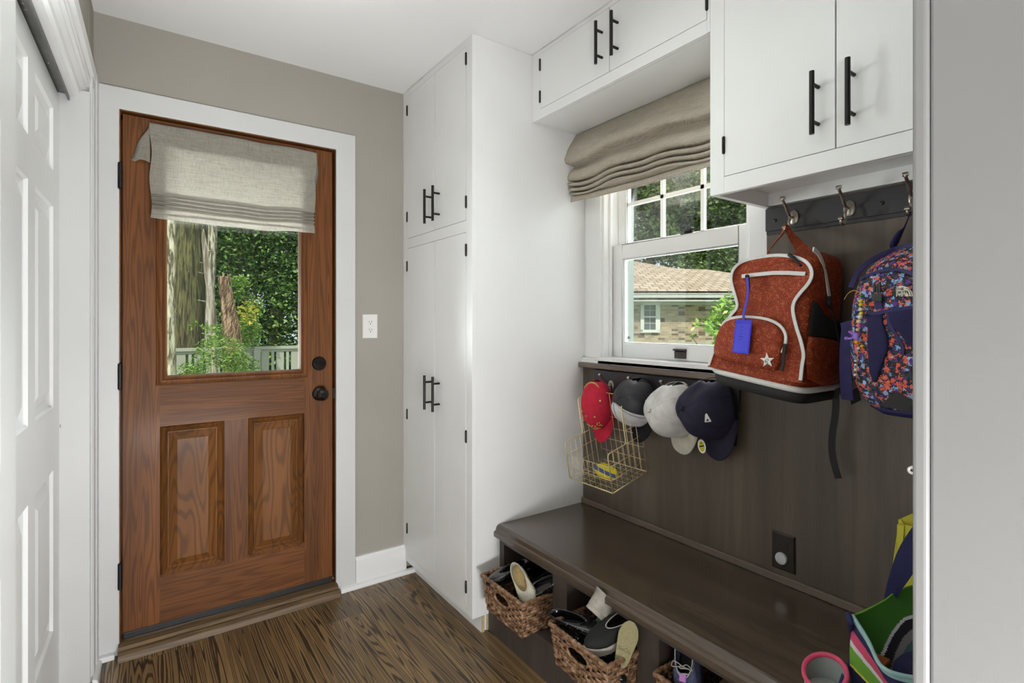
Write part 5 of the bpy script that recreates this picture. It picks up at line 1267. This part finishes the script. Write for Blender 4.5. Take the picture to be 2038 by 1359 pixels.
# ================================================================== OUTDOORS
GZ = -.45
GRASS = M('lawn', S(86, 120, 52), .95, var=.4, vs=8)
struct(MB().box(-12, 40, 2.72, 45, GZ-.1, GZ).build('ground', GRASS)); struct(MB().box(1.93, 40, -14, 2.72, GZ-.1, GZ).build('ground', GRASS))
struct(MB().box(-.95, 3.5, 2.70, 2.74, GZ-.05, 3.2).box(0, 0, 0, 0, 0, 0).build('exterior_footing', WHITE)) if False else None
# fence, board and batten
FENM = M('pale_green_grey_paint', S(164, 164, 152), .7, var=.04, vs=3)
FY = 10.0; ftop = .86
fn_ = thing('fence', 'pale grey-green board fence with dark gaps beyond the glass of the door', 'fence', (1.2, FY, GZ))
MB().box(-2.2, 5.2, FY-.05, FY+.02, ftop-.055, ftop).box(-2.2, 5.2, FY-.02, FY+.02, ftop-.10, ftop-.055).build('top_rail', FENM, fn_, bevel=.006)
b = MB(); x = -2.2; p_ = PY(511, 700, FY).x
b1 = .155; b2w = .045; gp = .038; x = p_ + .075
def boards(x0, x1):
    x = x0
    while x < x1:
        b.box(x, x+b1*.8, FY-.012, FY+.008, GZ+.05, ftop-.09); x += b1*.8+gp
        b.box(x, x+b2w, FY-.014, FY+.006, GZ+.05, ftop-.09); x += b2w+gp
boards(p_+.07, 5.2)
x = p_ - .07
while x > -2.2:
    b.box(x-b1*.8, x, FY-.012, FY+.008, GZ+.05, ftop-.09); x -= b1*.8+gp
    b.box(x-b2w, x, FY-.014, FY+.006, GZ+.05, ftop-.09); x -= b2w+gp
b.build('boards', FENM, fn_)
for px_ in (p_-2.4, p_, p_+2.4): MB().box(px_-.055, px_+.055, FY-.06, FY+.05, GZ, ftop-.055).build('post', FENM, fn_, bevel=.006)
MB().box(-2.2, 5.2, FY+.025, FY+.05, GZ+.3, GZ+.38).build('lower_rail', FENM, fn_)

LEAF_D = leafm('dark_evergreen_leaf', [(0, S(20, 40, 18)), (.45, S(54, 90, 38)), (.8, S(116, 156, 66)), (1, S(180, 206, 120))])
LEAF_B = leafm('bright_leaf', [(0, S(52, 88, 28)), (.5, S(104, 146, 48)), (.85, S(160, 192, 84)), (1, S(216, 228, 150))])
LEAF_M = leafm('maple_leaf', [(0, S(34, 56, 22)), (.5, S(72, 106, 42)), (.9, S(128, 160, 76)), (1, S(190, 206, 140))])
BARK1 = bark('pale_bark', S(196, 188, 164), S(84, 76, 54), (26, 26, 5)); BARK2 = bark('mossy_bark', S(116, 112, 70), S(44, 42, 28), (30, 30, 2.4)); BARKD = bark('weathered_snag', S(200, 190, 176), S(120, 104, 88), (20, 20, 1.6)); BARKR = bark('dry_stump', S(190, 160, 130), S(104, 80, 62), (30, 30, 5))
def leaves(n, fn, size, seed, asp=.55):
    rng = random.Random(seed); b = MB(); V_ = b.v; F_ = b.f
    for _ in range(n):
        p = fn(rng)
        if p is None: continue
        a = Vector((rng.gauss(0, 1), rng.gauss(0, 1), rng.gauss(0, .6))).normalized(); c = a.cross(Vector((rng.gauss(0, 1), rng.gauss(0, 1), rng.gauss(0, 1)))).normalized()
        s_ = size*rng.uniform(.6, 1.3); k = len(V_); nn = a.cross(c)*s_*.12
        V_ += [p-a*s_, p+c*s_*asp+nn, p+a*s_, p-c*s_*asp+nn]; F_.append([k, k+1, k+2, k+3]); b.m.append(0)
    b.keep = True
    return b
def blob_fn(blobs):
    tot = [b_[1][0]*b_[1][1]*b_[1][2] for b_ in blobs]; S_ = sum(tot)
    def f(rng):
        x = rng.random()*S_
        for (c, r), t in zip(blobs, tot):
            x -= t
            if x <= 0: break
        d = Vector((rng.gauss(0, 1), rng.gauss(0, 1), rng.gauss(0, 1))).normalized()*(rng.random()**.33)
        p = Vector(c) + Vector((d.x*r[0], d.y*r[1], d.z*r[2]))
        if noise.noise(p*1.6) < -.12 and d.length > .4: return None
        return p
    return f
def trunk(root, pts, rad, mat, name='trunk', wob=.06):
    P_ = smooth_path(pts, 6); rs_ = [interp([(k, r) for k, r in enumerate(rad)], i/6) for i in range(len(P_))]; b = MB(); rings = []
    for i, (p, r) in enumerate(zip(P_, rs_)):
        rings.append([p + Vector((math.cos(a), math.sin(a), 0))*r*(1+wob*noise.noise(Vector((math.cos(a)*2.2, math.sin(a)*2.2, p.z*2)))*2) for a in [2*math.pi*k/24 for k in range(24)]])
    b.loft(rings, True, True); return b.build(name, mat, root, smooth=True)
# trunks seen through the door
t = thing('tree', 'pale-barked tree trunk nearest the left edge of the door glass', 'tree', (.27, 7.0, GZ))
trunk(t, [(PY(337, 760, 7).x, 7.0, GZ), (PY(336, 650, 7).x, 7.0, 1.2), (PY(338, 500, 7).x, 7.0, 2.2), (PY(341, 400, 7).x, 7.0, 4.2)], [.075, .062, .060, .055], BARK1, wob=.08)
def fol_top(x, y, z, r): return blob_fn([((x, y, z), r)])
t = thing('tree', 'thick mossy brown tree trunk behind the fence', 'tree', (.75, 12, GZ))
trunk(t, [(PY(371, 700, 12).x, 12, GZ), (PY(371, 650, 12).x, 12, 1.3), (PY(378, 500, 12).x, 12, 2.9), (PY(386, 440, 12).x, 12, 3.7), (PY(398, 300, 12).x, 12, 6)], [.36, .32, .28, .27, .25], BARK2)
t = thing('tree', 'slim straight bare trunk right of the thick mossy trunk', 'tree', (1.0, 11.2, GZ))
trunk(t, [(PY(417, 700, 11.2).x, 11.2, GZ), (PY(418, 600, 11.2).x, 11.2, 1.6), (PY(424, 440, 11.2).x, 11.2, 3.2), (PY(428, 300, 11.2).x, 11.2, 5.5)], [.085, .075, .075, .07], BARK1)
t = thing('dead_tree', 'broken pale dead trunk ending in a splintered point', 'tree', (.95, 9.6, GZ))
trunk(t, [(PY(426, 740, 9.6).x, 9.6, GZ), (PY(423, 640, 9.6).x, 9.6, 1.2), (PY(413, 540, 9.6).x, 9.6, 2.1), (PY(406, 480, 9.6).x, 9.6, 2.6), (PY(405, 463, 9.6).x, 9.6, 2.75)], [.065, .058, .048, .03, .006], BARKD, wob=.15)
b = MB()
for u, v, du in ((408, 545, -12), (407, 525, -9), (409, 600, -14), (412, 500, 8)):
    p = PY(u, v, 9.6); b.tube([p, p+Vector((du*.008, -.05, .02))], [.012, .004], 6)
b.build('branch_stub', BARKD, t)
t = thing('tree_stump', 'tall dry brown stump wrapped in dead vines', 'tree stump', (1.25, 9.0, GZ))
trunk(t, [(PY(471, 745, 9).x, 9.0, GZ), (PY(462, 660, 9).x, 9.0, 1.0), (PY(450, 610, 9).x, 9.0, 1.55), (PY(446, 575, 9).x, 9.0, 1.85), (PY(445, 558, 9).x, 9.0, 1.97)], [.12, .095, .07, .058, .075], BARKR, wob=.35)
b = MB(); rng = random.Random(3)
for k in range(90):
    z0 = rng.uniform(.3, 1.7); a = rng.uniform(0, 6.28); cx3 = interp([(.3, PY(470, 700, 9).x), (1.0, PY(462, 660, 9).x), (1.9, PY(446, 560, 9).x)], z0); pts = []
    for q in range(6): zz = z0 + q*.07; aa = a+q*.35+rng.uniform(-.2, .2); r = interp([(.3, .16), (1.0, .13), (1.6, .085), (2.0, .08)], zz); pts.append(Vector((cx3 - q*.006 + r*math.cos(aa), 9.0 + r*math.sin(aa), zz)))
    b.tube(pts, .006, 4)
b.build('dead_vine', BARKR, t, smooth=True)
leaves(160, blob_fn([((PY(492, 620, 9).x, 8.9, 1.45), (.16, .16, .22))]), .035, 77, .35).build('yellow_leaves', leafm('yellow_leaf', [(0, S(150, 150, 30)), (1, S(222, 210, 80))]), t)
def px3(u, v, y): return tuple(PY(u, v, y))
sh = thing('shrub', 'bright green feathery shrub in front of the fence', 'shrub', (1.05, 8.4, GZ))
leaves(9000, blob_fn([(px3(440, 700, 8.4), (.34, .30, .24)), (px3(470, 725, 8.4), (.30, .25, .18)), (px3(425, 665, 8.5), (.16, .15, .15)), (px3(400, 735, 8.4), (.3, .25, .14)), (px3(450, 765, 8.4), (.6, .4, .35)), (px3(490, 715, 8.4), (.12, .12, .09))]), .028, 5, .28).build('foliage', LEAF_B, sh)
sh = thing('shrub', 'dark green wispy shrub growing around the dry stump', 'shrub', (1.45, 9.5, GZ))
leaves(5000, blob_fn([(px3(478, 585, 9.4), (.22, .2, .32)), (px3(500, 600, 9.6), (.20, .2, .35)), (px3(410, 650, 9.5), (.22, .2, .14)), (px3(495, 660, 9.6), (.2, .2, .3))]), .032, 6, .25).build('foliage', LEAF_B, sh)
def tree(label, base, blobs, n, size, leaf, seed, tr=True, y=None):
    t = thing('tree', label, 'tree', (base[0], base[1], GZ))
    leaves(n, blob_fn(blobs), size, seed).build('crown', leaf, t)
    if tr: trunk(t, [(base[0], base[1], GZ), (base[0]+.1, base[1], 1.5), (base[0], base[1], blobs[0][0][2])], [.16, .13, .08], BARK2)
    return t
tree('dense dark evergreen tree beyond the fence, right part of the door view', px3(540, 700, 12.5), [(px3(555, 640, 12.5), (1.5, 1.1, 1.15)), (px3(550, 560, 12.6), (1.6, 1.1, 1.2)), (px3(560, 480, 12.8), (1.7, 1.1, 1.2)), (px3(545, 400, 12.8), (1.8, 1.2, 1.3)), (px3(640, 560, 12.8), (1.5, 1.2, 2.2))], 60000, .045, LEAF_D, 11)
tree('leafy green tree behind the slim trunk, middle of the door view', px3(470, 700, 15), [(px3(470, 560, 15), (1.5, 1.2, 1.6)), (px3(450, 460, 15.2), (1.7, 1.2, 1.6)), (px3(480, 380, 15), (1.8, 1.2, 1.6)), (px3(450, 650, 14), (1.2, .9, 1.1))], 30000, .06, LEAF_M, 12)
tree('shaded tree behind the thick mossy trunk', px3(350, 700, 17), [(px3(350, 620, 17), (1.7, 1.2, 1.7)), (px3(360, 480, 17.2), (2.0, 1.2, 2.0)), (px3(330, 380, 17), (2, 1.4, 2)), (px3(290, 540, 16), (2, 1.4, 2.4))], 20000, .08, LEAF_D, 13)
hg = thing('hedge', 'low dark hedge showing through the gaps of the fence', 'hedge', (1.2, 10.9, GZ))
leaves(22000, blob_fn([((-.6, 10.8, .1), (1.0, .45, .62)), ((.6, 10.8, .1), (1.0, .45, .62)), ((1.8, 10.8, .1), (1.0, .45, .62)), ((3.0, 10.8, .1), (1.0, .45, .62))]), .05, 91).build('foliage', LEAF_D, hg)
# neighbouring house, seen through the window
HD = 18.0
hs_ = thing('neighbour_house', 'brick house with shingled roof seen through the window', 'house', tuple(PD(1350, 700, HD))[:2] + (GZ,), (0, 0, -YAW))
HM = world(hs_)
def brick():
    m, n, l, bs = nt('tan_brick'); tc = n.new('ShaderNodeTexCoord'); sp = n.new('ShaderNodeSeparateXYZ'); cb = n.new('ShaderNodeCombineXYZ')
    l.new(tc.outputs['Object'], sp.inputs[0]); l.new(sp.outputs[0], cb.inputs[0]); l.new(sp.outputs[2], cb.inputs[1])
    bt = n.new('ShaderNodeTexBrick'); bt.inputs['Scale'].default_value = 1; bt.inputs['Brick Width'].default_value = .23; bt.inputs['Row Height'].default_value = .076; bt.inputs['Mortar Size'].default_value = .008
    bt.inputs['Color1'].default_value = S(150, 130, 104); bt.inputs['Color2'].default_value = S(190, 170, 140); bt.inputs['Mortar'].default_value = S(178, 170, 152); bt.inputs['Bias'].default_value = .1
    l.new(cb.outputs[0], bt.inputs['Vector'])
    sn = n.new('ShaderNodeVectorMath'); sn.operation = 'SNAP'; sn.inputs[1].default_value = (.23, .076, 1); l.new(cb.outputs[0], sn.inputs[0])
    wn = n.new('ShaderNodeTexWhiteNoise'); l.new(sn.outputs[0], wn.inputs['Vector'])
    dk = math_(n, l, 'GREATER_THAN', wn.outputs['Value'], .84)
    l.new(mixc(n, l, math_(n, l, 'MULTIPLY', dk, .75), bt.outputs['Color'], S(84, 70, 66)), bs.inputs['Base Color']); bs.inputs['Roughness'].default_value = .9; return m
def shingle():
    m, n, l, bs = nt('brown_shingle'); tc = n.new('ShaderNodeTexCoord'); sp = n.new('ShaderNodeSeparateXYZ'); cb = n.new('ShaderNodeCombineXYZ')
    l.new(tc.outputs['Object'], sp.inputs[0]); l.new(sp.outputs[0], cb.inputs[0]); l.new(sp.outputs[1], cb.inputs[1])
    bt = n.new('ShaderNodeTexBrick'); bt.inputs['Scale'].default_value = 1; bt.inputs['Brick Width'].default_value = .34; bt.inputs['Row Height'].default_value = .30; bt.inputs['Mortar Size'].default_value = .022
    bt.inputs['Color1'].default_value = S(172, 152, 128); bt.inputs['Color2'].default_value = S(200, 182, 158); bt.inputs['Mortar'].default_value = S(120, 104, 88)
    l.new(cb.outputs[0], bt.inputs['Vector']); l.new(bt.outputs['Color'], bs.inputs['Base Color']); bs.inputs['Roughness'].default_value = .95; return m
BRK, SHG = brick(), shingle(); GREYP = M('house_trim_paint', S(196, 196, 190), .6)
def HP(u, v, d): return PD(u, v, d)
# wall (local x along the wall)
w0, w1 = HP(1120, 700, HD), HP(1480, 700, HD)
ztop = HP(1300, 600, HD).z
b = MB(); wdir = (w1-w0); wdir.z = 0; b.obox((w0.x, w0.y, GZ), wdir, F*.25, (0, 0, ztop+.1-GZ)); b.build('brick_wall', BRK, hs_)
w2 = HP(1480, 700, HD+1.0); b = MB(); b.obox((w2.x, w2.y, GZ), R*4.5, F*.2, (0, 0, ztop+.1-GZ)); b.build('porch_wall', GREYP, hs_)
b = MB(); q0 = HP(1250, 684, HD-.05); b.obox((HP(1120, 684, HD-.08).x, HP(1120, 684, HD-.08).y, GZ), R*8.5, F*.08, (0, 0, HP(1300, 680, HD).z-GZ)); b.build('foundation_ledge', M('concrete_ledge', S(176, 178, 160), .9), hs_)
e0 = HP(1100, 584, HD-.55); el = R*9.5
b = MB(); zt1, zb1 = HP(1300, 584, HD-.55).z, HP(1300, 596, HD-.55).z
b.obox((e0.x, e0.y, zb1+.06), el, F*.12, (0, 0, zt1-zb1-.06)); b.obox((e0.x, e0.y, zt1-.02), el, -F*.02, (0, 0, .03)); b.build('gutter', GREYP, hs_)
b = MB(); b.obox((e0.x, e0.y, zb1-.06), el, F*.65, (0, 0, .05)); b.obox(tuple(HP(1100, 600, HD-.06))[:2]+(ztop-.12,), R*9.2, F*.06, (0, 0, .14)); b.build('soffit', GREYP, hs_)
rt = [HP(1100, 506, 22.5), HP(1240, 519, 22.5), HP(1260, 523, 22.4), HP(1340, 537, 21.6), HP(1366, 539, 21.4), HP(1406, 540, 21.4), HP(1454, 547, 21.0), HP(1560, 560, 20.4), HP(1640, 573, 19.5)]
b = MB(); zz0 = zt1; lo_ = []
for p in rt:
    dd = (p-CAM).dot(F); ll = (p-CAM).dot(R); q = CAM + F*(HD-.55) + R*ll; q.z = zz0; lo_.append(q)
b.loft([lo_, rt, [p+Vector((0, 0, .08)) for p in rt], [p+Vector((0, 0, .08)) for p in lo_]], False, False)
rb = [Vector((p.x, p.y, p.z-.1)) + F*4 + Vector((0, 0, -1.2)) for p in rt]; b.loft([rt, rb], False, False)
b.build('shingle_roof', SHG, hs_)
# its window
def hbox(mb, u0, v0, u1, v1, d, th):
    a = HP(u0, v1, d); c = HP(u1, v1, d); t_ = HP(u0, v0, d); mb.obox(a, c-a, F*th, (0, 0, t_.z-a.z))
hw = MB(); d_ = HD-.07
for q in ((1275, 603, 1279, 660), (1309, 603, 1314, 660), (1275, 603, 1314, 607), (1275, 656, 1314, 662), (1281, 629, 1307, 632), (1279, 607, 1282, 656), (1305, 607, 1309, 656)): hbox(hw, *q, d_, .10)
hbox(hw, 1271, 597, 1317, 603, d_, .06)
hwo = hw.build('house_window', M('house_window_white', S(224, 224, 218), .5), hs_)
g_ = MB(); hbox(g_, 1281, 607, 1306, 629, d_+.06, .01); hbox(g_, 1281, 632, 1306, 656, d_+.06, .01); g_.build('house_pane', M('dark_house_glass', S(96, 104, 98), .15), hwo)
g_ = MB()
for q in ((1293, 607, 1294, 629), (1293, 632, 1294, 656), (1281, 617, 1306, 618), (1281, 643, 1306, 644)): hbox(g_, *q, d_+.05, .01)
g_.build('house_muntin', GREYP, hwo)
hbp = lambda u, v, d: tuple(PD(u, v, d))
sh = thing('shrub', 'leafy bright green shrub outside the window beside the orange backpack', 'shrub', tuple(PD(1440, 700, 6.0))[:2]+(GZ,))
leaves(2600, blob_fn([(hbp(1440, 625, 6), (.16, .18, .18)), (hbp(1455, 600, 6), (.12, .15, .12)), (hbp(1415, 655, 6), (.22, .2, .16)), (hbp(1440, 690, 6), (.3, .25, .2)), (hbp(1378, 668, 6), (.10, .1, .05)), (hbp(1470, 650, 6), (.25, .2, .3)), (hbp(1450, 760, 6), (.35, .3, .5))]), .045, 21, .42).build('foliage', LEAF_B, sh)
b = MB(); q = PD(1445, 760, 6.05)
for u, v in ((1440, 610), (1415, 640), (1375, 668), (1395, 685), (1460, 600)): b.tube([Vector((q.x, q.y, GZ)), q, PD(u, v, 6)], [.02, .012, .004], 6)
b.build('stem', BARK2, sh)
def tree2(label, u, d, blobs, n, size, leaf, seed):
    bx = PD(u, 700, d); t = thing('tree', label, 'tree', (bx.x, bx.y, GZ)); leaves(n, blob_fn(blobs), size, seed).build('crown', leaf, t)
    trunk(t, [(bx.x, bx.y, GZ), (bx.x, bx.y, 2.0), blobs[0][0]], [.3, .25, .15], BARK2)
tree2('broad leafy tree above the shingled roof, left half of the window', 1300, 27, [(hbp(1290, 460, 27), (2.4, 2.2, 1.8)), (hbp(1330, 360, 27), (2.8, 2.2, 2.0)), (hbp(1260, 380, 26), (2.2, 2.0, 1.7)), (hbp(1360, 480, 27), (2.2, 2, 1.6)), (hbp(1380, 400, 27), (2, 2, 2))], 30000, .12, LEAF_M, 31)
tree2('broad leafy tree above the shingled roof, right half of the window', 1450, 26, [(hbp(1450, 500, 26), (2.4, 2.2, 1.7)), (hbp(1430, 400, 26), (2.3, 2.0, 2.0)), (hbp(1500, 430, 26), (2.4, 2.0, 2.4)), (hbp(1400, 540, 25), (1.6, 1.6, .9)), (hbp(1440, 340, 26), (2, 2, 1.4))], 30000, .12, LEAF_M, 32)
